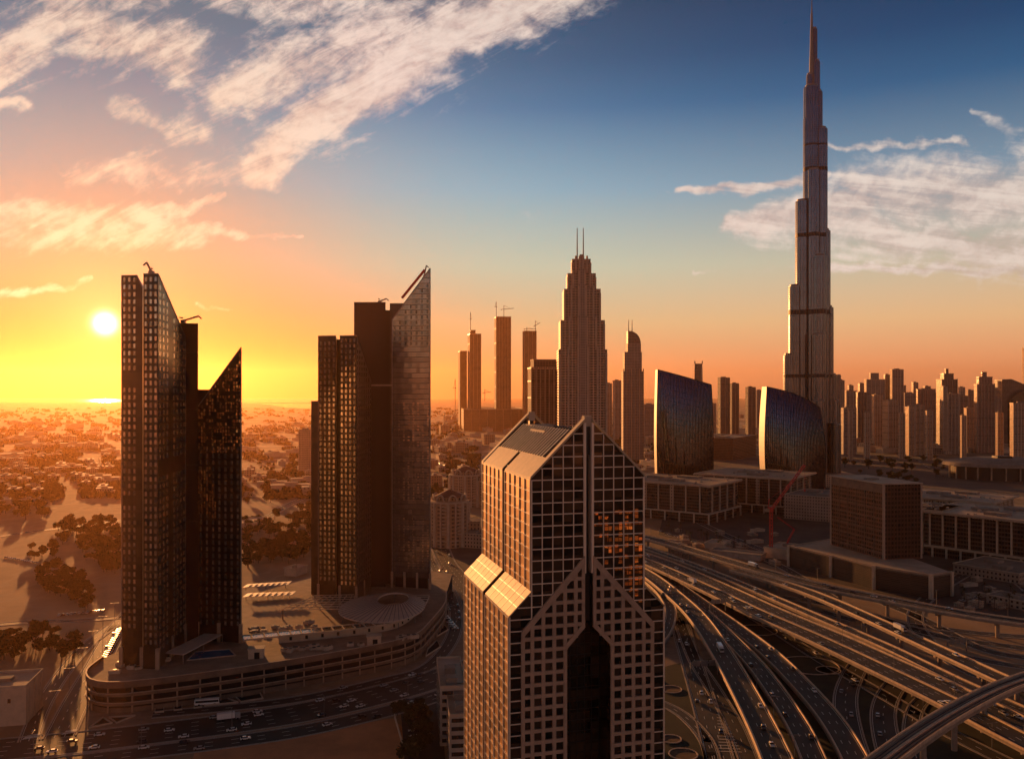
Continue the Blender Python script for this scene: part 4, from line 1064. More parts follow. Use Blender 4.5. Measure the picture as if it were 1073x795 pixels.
# ---- ornate domed hotels
M['hotel'] = facade('hotel_wall', (.46, .29, .175), (.06, .03, .02), 3.6, 4.0, .34, .55, .85, .3, .2)
def hotel(px, py, r, h, label, n=16, fancy=True):
    c = G(px, py); t = thing('domed_hotel', label, 'hotel', c)
    m = MB(); m.cyl(0, 0, 0, h * .80, r, n=24); m.build('drum_wall', M['hotel'], t)
    m = MB(); m.cyl(0, 0, h * .80, h * .83, r * 1.05, n=24); m.cyl(0, 0, h * .12, h * .135, r * 1.04, n=24); m.build('cornice', M['cream'], t)
    m = MB(); m.cyl(0, 0, h * .831, h * .91, r * .8, n=24); m.build('upper_drum', M['hotel'], t)
    m = MB(); m.cyl(0, 0, h * .911, h * 1.0, r * .84, r * .25, n=24); m.cyl(0, 0, h * 1.0, h * 1.03, r * .25, r * .05, n=12); m.build('tiled_roof', M['tile'], t)
    for k in range(8):
        a = 2 * math.pi * (k + .35) / 8; x, y = r * math.cos(a), r * math.sin(a); q = Vector((math.cos(a), math.sin(a)))
        m = MB()
        for j in range(9):
            b0, b1 = math.pi * j / 9, math.pi * (j + 1) / 9; tx = Vector((-q.y, q.x)); A = q * r * .86 + tx * math.cos(b0) * r * .22; B_ = q * r * .86 + tx * math.cos(b1) * r * .22
            m.bar((A.x, A.y, h * .84 + math.sin(b0) * h * .11), (B_.x, B_.y, h * .84 + math.sin(b1) * h * .11), 1.4)
        m.build('roof_arch', M['cream'], t)
    for k in range(n):
        a = 2 * math.pi * k / n; m = MB(); x, y = r * 1.02 * math.cos(a), r * 1.02 * math.sin(a); m.cyl(x, y, 0, h * .8, 1.0 if k % 2 else 1.6, n=8); m.build('pilaster', M['cream'], t)
    bal = []
    for f in range(2, 11):
        for k in range(1, n, 2):
            a = 2 * math.pi * k / n + math.pi / n; q = Vector((math.cos(a), math.sin(a)))
            if q.y > .35: continue
            m = MB(); x, y = q * r * 1.05; z = h * .13 + f * h * .062; m.bar((x - q.y * 2.2, y + q.x * 2.2, z), (x + q.y * 2.2, y - q.x * 2.2, z), 1.4, 1.1); m.d = -z; bal.append(m)
    part_set('balcony', bal, M['cream'], t, key=lambda m: m.d)
    m = MB(); m.box(r * .7, r * 1.6, -r * .2, r * .9, 0, h * .45); m.build('side_wing', M['hotel'], t)
    return t
hotel(471, 571, 20, 57, 'round ornate hotel with red roof, nearest one between the dark and the gabled tower')
hotel(488, 530, 23, 55, 'ornate domed hotel directly behind the nearest round hotel')
hotel(512, 530, 20, 45, 'ornate domed hotel half hidden behind the gabled tower')
low_block('low_building', 'low arcaded building between the round hotel and the gabled tower', 'building', (505, 575), (488, 566), (520, 569), 14, 'office_stone', 'roof_grey')

# ---- white block at the bottom beside the gabled tower
c = G(459, 800); t = thing('apartment_block', 'white banded low block with parked cars beside the gabled tower', 'building', (-31, 376, 0), R(7))
M['white_wall'] = simple('white_wall', (.46, .38, .31), .8, var=.15, scale=.2)
for (x0, x1, y0, y1, h) in ((0, 12, 14, 58, 26), (3, 20, -10, 14, 22)):
    m = MB(); m.box(x0, x1, y0, y1, 0, h); m.build('wall', M['white_wall'], t)
    m = MB(); m.wall([(x0, y0), (x1, y0), (x1, y1), (x0, y1)], h, h + 1.2, .4, closed=True); m.build('parapet', M['cream'], t)
    for f in range(int(h / 3.6)):
        m = MB(); m.box(x0 - .12, x0 - .01, y0 + 1, y1 - 1, 1.6 + f * 3.6, 3.3 + f * 3.6); m.build('window_band', M['pane_dark'], t)
        m = MB(); m.box(x0 + 1, x1 - 1, y0 - .12, y0 - .01, 1.6 + f * 3.6, 3.3 + f * 3.6); m.build('window_band', M['pane_dark'], t)
    for k in range(2): m = MB(); m.box(x0 + 3, x0 + 8, y0 + 5 + k * 14, y0 + 11 + k * 14, h + .01, h + 3); m.build('roof_plant', M['roof_grey'], t)
m = MB(); m.box(5, 16, 20, 48, 26.02, 26.3); m.build('dark_roof_felt', M['dark_metal'], t)

# ---- cream block at lower left
t = low_block('warehouse', 'cream flat roofed block in the lower left corner', 'building', (28, 757), (-60, 760), (56, 704), 18, 'cream', 'roof_pale', plants=0) if False else None
c = G(27, 759); t = thing('warehouse', 'cream flat roofed block in the lower left corner', 'building', c, R(12))
m = MB(); m.box(-70, 0, 0, 26, 0, 18); m.box(-45, -4, 26.01, 36, 0, 14); m.build('wall', M['cream'], t)
m = MB(); m.wall([(-70, 0), (0, 0), (0, 26), (-70, 26)], 18, 19.2, .5, closed=True); m.build('parapet', M['pale_concrete'], t)
for k in range(4): m = MB(); m.box(-60 + k * 14, -52 + k * 14, 6 + 5 * (k % 2), 11 + 5 * (k % 2), 18.01, 19.6); m.build('roof_plant', M['roof_grey'], t)
m = MB()
for k in range(8): m.box(-50 + k * 6, -48.6 + k * 6, -.12, -.005, 11, 13)
m.build('window_row', M['pane_dark'], t)
for k in range(3): m = MB(); m.box(-.9, .3, 3 + k * 9, 4.2 + k * 9, 0, 18.6); m.build('pier', M['pale_concrete'], t)
# ------------------------------------------------------------------ skyline
def rect_px(pl, pc, pr, D, yaw):
    """near corner at pixel pc and distance D; right face ends at pr, left face at pl"""
    ca, sa = math.cos(yaw), math.sin(yaw); X = X_at(pc, D); t1, t0 = (pr - CX) / FPX, (pl - CX) / FPX
    w = (t1 * D - X) / (ca - t1 * sa); d = (X - t0 * D) / (t0 * ca + sa)
    return Vector((X, D, 0)), w, d
FAC = {
 'tan': facade('tan_facade', (.50, .33, .21), (.06, .045, .04), 3.6, 3.6, .45, .5, .8, .2, .2, .5),
 'grey': facade('grey_facade', (.34, .27, .22), (.05, .045, .045), 3.2, 3.6, .6, .5, .7, .15, .2, .4),
 'dark': facade('dark_facade', (.20, .145, .11), (.03, .028, .03), 3.0, 3.6, .65, .6, .5, .12, .2, .3),
 'band': facade('banded_facade', (.32, .24, .19), (.045, .04, .04), 60, 3.6, .98, .45, .7, .15, .2),
 'rose': facade('rose_facade', (.36, .22, .16), (.05, .04, .036), 4.2, 3.6, .5, .55, .8, .2, .2, .6),
 'raw': facade('raw_concrete_frame', (.23, .15, .10), (.02, .015, .012), 4.5, 3.8, .7, .6, .9, .8, .3),
}
FRIM = {}
def stack_tower(label, pl, pc, pr, ytop, D, mat='grey', tiers=(), yaw=18, plant=True, fins=4, group=None, name='high_rise', rim=True):
    """tiers: (pixel-left, pixel-right, ytop) of narrower storeys stacked on the body"""
    o, w, d = rect_px(pl, pc, pr, D, R(yaw)); w = max(w, 6); d = max(min(d, w * 2.2), 6)
    t = thing(name, label, 'tower', o, R(yaw), group); h = Z_at(ytop, D)
    m = MB(); m.box(0, w, 0, d, 0, h); m.build('body', FAC[mat], t)
    if fins:
        m = MB()
        for k in range(fins + 1): x = w * k / fins; m.box(x - .9, x + .9, -1.6, .3, 0, h + (1 if k % 2 == 0 else 3))
        m.build('vertical_piers', M['pale_concrete'] if mat in ('tan', 'grey') else M['concrete'], t)
        if d > 8:
            m = MB(); z = h * .9
            while z > h * .12: m.box(-.35, w + .35, -.45, d + .35, z, z + .9); z -= h * .13
            m.build('floor_band', M['dark_metal'], t)
    z = h
    for (a, b, yt) in tiers:
        zz = Z_at(yt, D); cx_ = ((a + b) / 2 - pl) / (pr - pl); ww = (b - a) / (pr - pl) * .5
        m = MB(); m.box(w * (cx_ - ww), w * (cx_ + ww), d * (.5 - ww), d * (.5 + ww), z, zz); m.build('upper_tier', FAC[mat], t)
        if rim: m = MB(); m.box(w * (cx_ - ww) - .6, w * (cx_ + ww) + .6, d * (.5 - ww) - .6, d * (.5 + ww) + .6, zz, zz + 1.2); m.build('cornice', FAC['tan'], t)
        z = zz
    if rim:
        m = MB(); m.wall([(-.5, -.5), (w + .5, -.5), (w + .5, d + .5), (-.5, d + .5)], h - 1, h + 2.2, 1.0, closed=True); m.build('parapet', FAC['tan'] if mat != 'dark' else FAC['dark'], t)
    if plant and not tiers:
        m = MB(); m.box(w * .25, w * .7, d * .3, d * .75, h, h + 5); m.build('roof_plant', M['roof_grey'], t)
    return t, o, w, d, h
def mast(t, x, y, z0, z1, r=.8, name='antenna'): m = MB(); m.cyl(x, y, z0, z1, r, r * .5, n=8); m.build(name, M['steel'], t)

# ---- the needle: a stepped bundle of tubes with a spire
M['needle'] = facade('needle_facade', (.17, .195, .24), (.06, .075, .105), 2.6, 3.8, .72, .62, .26, .14, .12, 0, .02)
for n_ in M['needle'].node_tree.nodes:
    if n_.type == 'BSDF_PRINCIPLED': n_.inputs['Metallic'].default_value = .88
D = 1500; s = D / FPX; cxp = 850.6
nd = thing('supertall_tower', 'immensely tall needle tower of stepped silver tubes tapering to a thin spire', 'tower', (X_at(cxp, D), D, 0))
zz = lambda y: Z_at(y, D)
tubes = [  # x offset (m), y offset, radius, top row
 (0, 0, 13.5, 92), (-35.5, 6, 12.0, 372), (-27.0, 4, 12.0, 300), (-15.2, 2, 12.0, 211), (-5.2, 0, 9.0, 125), (-3.4, 0, 5.5, 79),
 (34.0, 8, 12.0, 393), (27.0, 5, 12.0, 322), (19.6, 1, 12.5, 242), (15.0, -2, 11.0, 136), (9.2, -1, 8.5, 97), (7.5, 0, 6.0, 65), (4.8, 0, 4.2, 31),
 (0, -33, 12, 420), (3, -25, 12, 352), (8, -14, 12, 270), (0, -8, 11, 180), (-18, 22, 12, 340), (18, 22, 12, 280), (36, -14, 9, 445), (-14, -22, 10, 455), (42, 4, 8, 420)]
BANDS = [(176, 180), (245, 249), (325, 330), (392, 396), (152, 153.5)]
for x, y, r, top in tubes:
    m = MB(); m.cyl(x, y, 0, zz(top), r, n=28); o_ = m.build('tube', M['needle'], nd)
    m = MB(); m.cyl(x, y, zz(top), zz(top) + 3.5, r * .82, n=20); m.build('tube_cap', M['steel'], o_)
    m = MB(); nb = 0
    for a, b in BANDS:
        if a > top + 6: m.cyl(x, y, zz(b), zz(a), r + .25, n=28); nb += 1
    if nb: m.build('plant_floor_band', M['dark_metal'], o_)
    fm = MB()
    for k in range(14):
        a = 2 * math.pi * k / 14; fm.bar((x + (r + .35) * math.cos(a), y + (r + .35) * math.sin(a), 10), (x + (r + .35) * math.cos(a), y + (r + .35) * math.sin(a), zz(top)), .3)
    fm.build('steel_fins', M['steel'], o_)
m = MB()
for a, b, ra, rb in ((92, 60, 4.8, 4.0), (60, 30, 3.6, 2.6), (30, 14, 2.2, 1.6), (14, -3, 1.2, .4)): m.cyl(0, 0, zz(a), zz(b), ra, rb, n=14)
m.build('spire', M['steel'], nd)
m = MB(); m.box(-60, 62, -40, 50, 0, 22); m.build('base_podium', FAC['tan'], nd)

# ---- stepped hotel tower with twin masts
D = 1250; zz = lambda y: Z_at(y, D); sx = D / FPX
ad = thing('stepped_tower', 'tall stepped hotel tower with two thin masts, left of the needle', 'tower', (X_at(609, D), D, 0))
prof = [(584.2, 634.0, 367), (586.2, 631.8, 337), (590.0, 627.8, 304.5), (593.8, 623.2, 288), (598.8, 618.2, 272.5)]
FAC['stepped'] = facade('stepped_facade', (.46, .34, .25), (.02, .018, .018), 5.0, 3.7, .78, .58, .6, .15, .2, .8)
z0 = 0
for k, (a, b, yt) in enumerate(prof):
    xa, xb = (a - 609) * sx, (b - 609) * sx; hd = (xb - xa) * .42
    m = MB(); m.box(xa, xb, -hd, hd, z0, zz(yt)); m.build('tier', FAC['stepped'], ad)
    m = MB()
    for f in (.02, .2, .40, .60, .8, .98): x = xa + (xb - xa) * f; m.box(x - 1.3, x + 1.3, -hd - 3.2, -hd + .3, z0, zz(yt) + (4 if .1 < f < .9 else -6))
    m.build('tier_piers', M['pale_concrete'], ad)
    m = MB(); m.box(xa + (xb - xa) * .4, xa + (xb - xa) * .6, -hd - 2.8, -hd, z0, zz(yt) + 6); m.build('centre_bay', FAC['grey'], ad)
    z0 = zz(yt)
m = MB(); m.box(-9, 9, -8, 8, zz(322), zz(319)); m.build('plant_floor_band', M['dark_metal'], ad)
for px in (604.8, 611.2): mast(ad, (px - 609) * sx, 0, zz(274), zz(239), 1.1, 'mast')
low_block_D = None
t_, o_, w_, d_, h_ = stack_tower('broad brown slab building directly left of the stepped tower', 553, 557, 585, 386, 1330, 'raw', [(556, 583, 377)], 8, fins=6)

# ---- domed tower right of it
D = 2000; zz = lambda y: Z_at(y, D); sx = D / FPX
dm = thing('domed_tower', 'slim tower with a quarter dome crown and twin masts, right of the stepped tower', 'tower', (X_at(662.5, D), D, 0))
for (a, b, y0, y1) in ((652, 673.2, 440, 389), (653.5, 671.5, 389, 369), (656.8, 670.6, 369, 360)):
    m = MB(); m.box((a - 662.5) * sx, (b - 662.5) * sx, -16, 16, zz(y0) if y0 < 440 else 0, zz(y1)); m.build('tier', FAC['grey'], dm)
m = MB(); prof_ = [((657.2 - 662.5) * sx, zz(360)), ((657.2 - 662.5) * sx, zz(347))]
for k in range(1, 9): a = math.pi / 2 * k / 8; prof_.append(((658.5 + 12.1 * math.sin(a) - 662.5) * sx, zz(360 - 13 * math.cos(a))))
m.xz(prof_, -13, 13); m.build('dome_crown', FAC['dark'], dm)
m = MB()
for k in range(6): x = (652.5 + k * 4.1 - 662.5) * sx; m.box(x - 1, x + 1, -17.5, -15.9, 0, zz(389) + 6)
m.build('vertical_piers', FAC['tan'], dm)
for px in (658.7, 662.3): mast(dm, (px - 662.5) * sx, 0, zz(349), zz(335), 1.2, 'mast')

# ---- towers under construction at centre left
def tower_crane(px, ybase, ytop, D, jib, label, lean=0.0):
    c = Vector((X_at(px, D), D, Z_at(ybase, D))); t = thing('tower_crane', label, 'crane', c); h = (ybase - ytop) * D / FPX
    m = MB(); m.bar((0, 0, 0), (0, 0, h), 2.2); m.build('mast', M['dark_metal'], t)
    m = MB(); m.bar((-abs(jib) * .3 * (1 if jib > 0 else -1), 0, h * .72), (jib, 0, h * .72 + lean), 2.0); m.bar((0, 0, h), (jib * .7, 0, h * .72 + lean * .7), .9); m.build('jib', M['dark_metal'], t)
    m = MB(); x = -jib * .28; m.box(x - 1.5, x + 1.5, -1.5, 1.5, h * .72 - 3, h * .72); m.build('counterweight', M['dark_metal'], t)
c1 = stack_tower('shortest of the unfinished towers, leftmost one', 480, 482, 489.3, 368, 3900, 'raw', [], 10, False, 0)
c2 = stack_tower('unfinished tower with one crane mast on its stepped top', 490, 492.5, 504, 350, 3800, 'raw', [(492, 498, 345.5)], 10, False, 3)
c3 = stack_tower('unfinished slab tower with two cranes on top, tallest of the group', 518, 520, 535.3, 332, 3800, 'raw', [], 8, False, 5)
c4 = stack_tower('unfinished tower just left of the broad brown slab', 547.5, 549.5, 562, 347, 3600, 'raw', [], 8, False, 3)
tower_crane(493, 352, 327, 3800, 6, 'thin tower crane on the stepped unfinished tower')
tower_crane(520, 335, 316, 3800, -8, 'left of the two tower cranes on the tallest unfinished tower')
tower_crane(528, 335, 320, 3800, 44, 'right of the two tower cranes, with a long jib, on the tallest unfinished tower', 5)
tower_crane(552, 349, 343, 3600, 40, 'tower crane with a level jib left of the broad brown slab')
tower_crane(561, 356, 336, 3600, 20, 'tower crane with a raised jib left of the broad brown slab', 14)
tower_crane(508, 420, 408, 3750, 27, 'low tower crane between the unfinished towers', 3)
tower_crane(477, 430, 397, 3650, -10, 'slim tower crane left of all the unfinished towers')
t_ = stack_tower('long low unfinished podium under the four unfinished towers', 481, 486, 552, 429, 3650, 'raw', [], 6, False, 8)
t_ = stack_tower('low pale slab block seen between the two dark skyscrapers', 309, 324.5, 328, 451, 1700, 'tan', [], 70, True, 0)

# ---- hazy towers between the stepped tower and the needle
far = [('hazy pale tower just right of the stepped tower', 634, 636, 641, 402, 3200, 'grey'), ('hazy grey tower left of the domed tower', 642, 644, 651, 399, 3000, 'grey'),
 ('twin-topped dark tower right of the taller glass tower, left one', 752, 755, 764.5, 396, 2900, 'dark'), ('narrow dark tower right of the taller glass tower', 765, 767, 774, 402, 3000, 'dark'),
 ('hazy tower midway between the two glass towers', 781, 784, 791.5, 406, 3000, 'dark'), ('faint low tower midway between the two glass towers', 792, 793, 798, 409, 3500, 'grey'),
 ('brown tower peeping left of the shorter glass tower', 801, 803, 809, 409, 2900, 'rose'), ('faint slab behind the domed tower', 673, 675, 687, 424, 3000, 'grey'), ('small hazy tower left of the brown tower', 742, 744, 750, 423, 3300, 'grey')]
for lab, a, b, c_, y, D_, mt in far: stack_tower(lab, a, b, c_, y, D_, mt, fins=2)
# twisted tower peeping over the taller glass tower
D = 2600; c = Vector((X_at(732, D), D, 0)); t = thing('twisted_tower', 'twisted slim tower peeping above the taller curved glass tower', 'tower', c)
m = MB(); vs = []; h = Z_at(381, D); n_ = 24
for k in range(n_ + 1):
    a = R(75) * k / n_; rr = 12 - 2.5 * math.sin(math.pi * k / n_)
    for j in range(4): b = a + math.pi / 4 + j * math.pi / 2; vs.append((rr * 1.3 * math.cos(b), rr * 1.3 * math.sin(b), h * k / n_))
m.add(vs, [(4 * k + j, 4 * k + (j + 1) % 4, 4 * k + 4 + (j + 1) % 4, 4 * k + 4 + j) for k in range(n_) for j in range(4)] + [tuple(4 * n_ + j for j in range(4))]); m.build('twisted_body', FAC['dark'], t)
m = MB()
for k in range(4): p = vs[-4 + k]; m.bar(p, (p[0], p[1], h + 8), 2)
m.build('crown_posts', M['steel'], t)

# ---- the dense skyline at the right
sky = [
 ('lit balconied tower standing close at the right foot of the needle', 865, 870, 880.5, 393.5, 1750, 'tan', [], 6),
 ('short block beside the right foot of the needle', 878, 880, 884.5, 399, 2300, 'grey', [], 2),
 ('wide low pale block right of the needle', 880, 884, 897, 428, 2250, 'grey', [], 3),
 ('flat topped grey tower behind the wide low block', 884, 887, 897.5, 410, 2700, 'grey', [], 3),
 ('plain grey tower with blank front left of the crowned grey one', 897, 899, 908, 411.5, 2600, 'dark', [], 3),
 ('grey tower with a small square crown, right of the needle', 905.5, 908, 927, 398, 2900, 'grey', [(911, 921, 391)], 4),
 ('slim pale tower in front of the square crowned tower', 913.5, 916, 925, 414, 2450, 'tan', [], 3),
 ('narrow grey tower beside the tallest flat grey slab', 926, 927.5, 933, 393, 2950, 'grey', [], 2),
 ('tallest flat topped grey slab in the right skyline', 932.5, 935, 946.5, 387.5, 2900, 'grey', [], 4),
 ('mid-height tan tower with darker right side below the grey slab', 924.5, 931, 941, 420, 2300, 'tan', [], 4),
 ('faint distant block right of the grey slab', 946.5, 948, 960, 412, 3300, 'grey', [], 2),
 ('pale twin-shafted tower in front, left one', 948.5, 952.5, 958, 427, 2200, 'tan', [], 2),
 ('pale twin-shafted tower in front, right one', 957, 959, 968, 425, 2220, 'tan', [], 2),
 ('rosy block between the pale twin shafts and the spired tower', 960, 963, 980, 408, 2850, 'rose', [], 4),
 ('spired tower with stepped crown, tallest in the right group', 981, 987, 1003, 398, 2500, 'dark', [(985.5, 999.5, 391.5), (990, 994, 386.5)], 3),
 ('sunlit orange tower front at the foot of the spired tower', 981, 988.5, 992.5, 405.5, 2250, 'tan', [], 3),
 ('grey tower shaft joined to the right of the sunlit orange one', 992, 993.5, 1004, 413, 2260, 'grey', [], 3),
 ('flat block right of the spired tower', 1003, 1005.5, 1014, 415, 2700, 'grey', [], 2),
 ('short tan block in front of the flat block', 1010, 1013, 1021, 428, 2400, 'tan', [], 3),
 ('rosy tower with square stepped crown near the right edge', 1020.5, 1024, 1042, 403, 2300, 'rose', [(1023, 1040, 395), (1028, 1034, 390)], 5),
 ('narrow block at the right side of the rosy crowned tower', 1041, 1042, 1049, 417, 2500, 'grey', [], 2),
 ('tan ribbed tower at the right edge in front of the dark curved one', 1058, 1062, 1085, 423, 1900, 'tan', [], 6),
 ('very tall slim block cut by the right picture edge', 1071, 1073, 1090, 365, 2600, 'tan', [], 3)]
for lab, a, b, c_, y, D_, mt, tiers, fn in sky: stack_tower(lab, a, b, c_, y, D_, mt, tiers, random.uniform(-6, 4), True, fn)
extra = [(888, 894, 404, 3300), (899, 906, 402, 3500), (915, 923, 406, 3600), (941, 949, 404, 3500), (955, 962, 401, 3700), (967, 975, 405, 3600), (975, 982, 412, 3200), (1004, 1011, 406, 3500), (1012, 1020, 409, 3400), (1040, 1047, 408, 3500), (889, 893, 431, 2050), (905, 911, 433, 2000), (941, 948, 434, 2100), (969, 977, 431, 2050), (1006, 1012, 436, 2000), (1043, 1051, 433, 1950)]
words = ['first', 'second', 'third', 'fourth', 'fifth', 'sixth', 'seventh', 'eighth', 'ninth', 'tenth']
for i, (a, b, y, D_) in enumerate(extra):
    lab = f'faint far tower in the back row of the right skyline, {words[i]} from the left' if i < 10 else f'low tan block in the front row below the right skyline, {words[i - 10]} from the left'
    stack_tower(lab, a, a + (b - a) * .3, b, y, D_, random.choice(('grey', 'dark', 'rose')) if i < 10 else 'tan', [], random.uniform(-5, 5), True, 2)
# dark curved tower at the right edge
D = 2500; c = Vector((X_at(1062, D), D, 0)); t = thing('curved_tower', 'dark tower with slanted top and curved front at the right edge', 'tower', c); sx = D / FPX
m = MB(); m.xz([(-12 * sx, 0), (24 * sx, 0), (24 * sx, Z_at(402, D)), (10 * sx, Z_at(402, D)), (-2 * sx, Z_at(397, D)), (-12 * sx, Z_at(397.5, D))], 0, 40); m.build('slab_body', FAC['dark'], t)
m = MB(); vs = []; n_ = 14
for k in range(n_ + 1):
    a = math.pi / 2 * k / n_; vs += [((-6 + 30 * (1 - math.cos(a))) * sx, -1 - 26 * math.sin(a * .9), 0), ((-6 + 30 * (1 - math.cos(a))) * sx, -1 - 26 * math.sin(a * .9), Z_at(424 - 18 * math.sin(a), D))]
m.add(vs, [(2 * k, 2 * k + 2, 2 * k + 3, 2 * k + 1) for k in range(n_)]); m.build('curved_front', M['rib_glass'], t)

# broad dark disc-roofed hall at the right edge
c = G(1050, 500); t = thing('round_hall', 'wide dark hall with a pale disc roof at the right edge below the skyline', 'hall', c)
m = MB(); m.cyl(0, 0, 0, 24, 95, n=48, sx=1.0, sy=.8); m.build('drum_wall', M['dark_metal'], t)
m = MB(); m.cyl(0, 0, 24, 30, 108, 104, n=48, sy=.8); m.cyl(0, 0, 30.01, 37, 103, 60, n=48, sy=.8); m.build('disc_roof', M['roof_grey'], t)
m = MB(); m.box(-14, 14, -10, 10, 37.01, 41); m.build('roof_plant', M['dark_metal'], t)
for k in range(14):
    a = math.pi + math.pi * k / 13; m = MB(); m.bar((100 * math.cos(a), 80 * math.sin(a), 0), (100 * math.cos(a), 80 * math.sin(a), 24), 2.2); m.build('column', M['concrete'], t)
# ------------------------------------------------------------------ flyovers and ramps of the interchange
M['deck_side'] = simple('deck_concrete', (.33, .25, .19), .85, var=.25, scale=.15)
def flyover(name, label, pts, width, z, lanes=3, key=None, piers=True, pier_gap=34, thick=1.5, median=False, par=1.05, cat='flyover', road='asphalt', paint=True):
    zs = z if isinstance(z, (list, tuple)) else [z] * len(pts)
    c = curve([G(x, y, q) for (x, y), q in zip(pts, zs)], 5.0)
    o = Vector((c[0].x, c[0].y, 0)); t = thing(name, label, cat, o)
    if key: PATHS[key] = (c, width)
    r = [p - o for p in c]; h = width / 2
    m = MB(); beam(m, r, -h, h, -thick, -.02); beam(m, r, -h * .55, h * .55, -thick - 1.0, -thick + .01); m.build('deck', M['deck_side'], t)
    m = MB(); ribbon(m, r, -h + .45, h - .45, .004); m.build('road_surface', M[road], t)
    for a, b in ((h - .5, h), (-h, -h + .5)):
        m = MB(); beam(m, r, a, b, -.4, par); m.build('parapet', M['parapet'], t)
    if median: m = MB(); beam(m, r, -.5, .5, .01, .9); m.build('median_barrier', M['parapet'], t)
    if paint:
        mk = MB(); ribbon(mk, r, h - 1.3, h - 1.02, .02); ribbon(mk, r, -h + 1.02, -h + 1.3, .02); mk.build('edge_line', M['marking'], t)
        mk = MB()
        for k in range(1, lanes):
            off = -h + .8 + (width - 1.6) * k / lanes
            if not (median and abs(off) < .6): dashes(mk, r, off, .28)
        if mk.f: mk.build('lane_line', M['marking'], t)
    if piers:
        acc = pier_gap * .5
        for i in range(len(r) - 1):
            acc += (r[i + 1] - r[i]).length
            if acc >= pier_gap and r[i].z > 4:
                acc = 0; p = r[i]; n = normals(r)[i]
                m = MB(); m.cyl(p.x, p.y, 0, p.z - thick - 1.8, 1.3, n=12); a = p - n * h * .6; b = p + n * h * .6
                m.bar((a.x, a.y, p.z - thick - 1.5), (b.x, b.y, p.z - thick - 1.5), 2.0, 1.2); m.build('pier', M['deck_side'], t)
    return t
flyover('flyover', 'upper flyover passing right below the brown cube podium', [(610, 553), (676, 563), (740, 581), (800, 598.5), (860, 614), (930, 628), (1000, 641), (1073, 652), (1150, 660)], 15, 12.2, 3, 'upper')
flyover('flyover', 'branch flyover dropping away from the upper one towards the right edge', [(770, 597), (820, 611), (862, 626), (910, 647), (960, 670), (1010, 693), (1060, 716), (1120, 745)], 12, 11.6, 2, 'branch')
flyover('flyover', 'wide flyover with a median barrier crossing the middle of the interchange', [(600, 560), (676, 585), (740, 612), (800, 640), (865, 668), (930, 698), (1000, 731), (1073, 768), (1150, 806)], 29, 9.4, 8, 'wide', median=True)
flyover('flyover', 'narrow flyover running just above the wide one, left half', [(620, 556), (676, 574), (740, 597), (800, 622), (865, 650), (930, 678), (1000, 712), (1073, 745), (1140, 775)], 9, 8.6, 2, 'narrow')
flyover('flyover_ramp', 'long curving ramp sweeping from behind the gabled tower to the bottom edge', [(640, 582), (676, 600), (705, 622), (732, 648), (760, 690), (788, 740), (812, 790), (830, 840)], 13.5, 7.5, 3, 'ramp', cat='ramp')
flyover('flyover_ramp', 'second curving ramp just right of the long one', [(735, 640), (764, 668), (792, 697), (818, 732), (840, 768), (862, 820)], 11, 6.2, 3, 'ramp2', cat='ramp')
flyover('flyover_ramp', 'outermost curving ramp under the wide flyover', [(700, 607), (735, 632), (768, 655), (808, 686), (846, 724), (874, 758), (898, 800), (910, 840)], 12, 4.8, 3, 'ramp3', cat='ramp', piers=False)
flyover('flyover_ramp', 'short left ramp hugging the right side of the gabled tower', [(676, 606), (694, 622), (703, 640), (697, 662), (680, 680)], 8, 5.4, 2, 'ramp4', cat='ramp', piers=False)
ground_road([(676, 602), (690, 618), (708, 642), (718, 672), (730, 710), (742, 750), (758, 810)], 12, 3, key='inner')
ground_road([(712, 650), (728, 690), (748, 722), (770, 760), (790, 810)], 8, 2, key='inner2')
ground_road([(905, 690), (894, 706), (886, 730), (890, 765), (904, 810)], 11, 2, key='loop1')
ground_road([(955, 702), (936, 720), (926, 742), (928, 770), (940, 812)], 11, 2, key='loop2')
ground_road([(985, 720), (962, 738), (955, 765), (962, 800)], 7, 2)
ground_road([(690, 590), (780, 640), (860, 690), (930, 730), (1000, 770), (1080, 810)], 9, 2, key='under')
ground_road([(860, 640), (930, 660), (1000, 685), (1080, 700)], 9, 2, key='under2')
ground_road([(820, 625), (900, 640), (980, 665), (1080, 680)], 10, 3)
# chevron hatching on the gore
mk = MB()
for k in range(15):
    a = G(752 + k * .95, 742 - 0 + k * 3.2, .1); w = .6 + k * .32; mk.add([(a.x - w, a.y, .1), (a.x + w, a.y - .9, .1), (a.x + w, a.y - .2, .1), (a.x - w, a.y + .7, .1)], [(0, 1, 2, 3)])
structure(mk.build('road_marking', M['marking']))
# elevated railway
def viaduct():
    pts = [(880, 830), (925, 797), (962, 770), (1000, 746), (1040, 725), (1073, 712), (1130, 694)]
    t = flyover('railway_viaduct', 'curved railway viaduct with twin tracks at the bottom right corner', pts, 10.5, 17, 1, 'rail', True, 30, 1.8, par=1.3, cat='viaduct', road='concrete', paint=False)
    c, _ = PATHS['rail']; o = t.location; r = [p - o for p in c]
    for off in (-2.9, -1.5, 1.5, 2.9): m = MB(); beam(m, r, off - .13, off + .13, .02, .3); m.build('rail', M['dark_metal'], t)
    m = MB(); beam(m, r, -.55, .55, .02, .75); m.build('walkway', M['parapet'], t)
    for off in (-4.3, 4.2): m = MB(); beam(m, r, off - .1, off + .1, .05, .55); m.build('cable_trough', M['pale_concrete'], t)
viaduct()

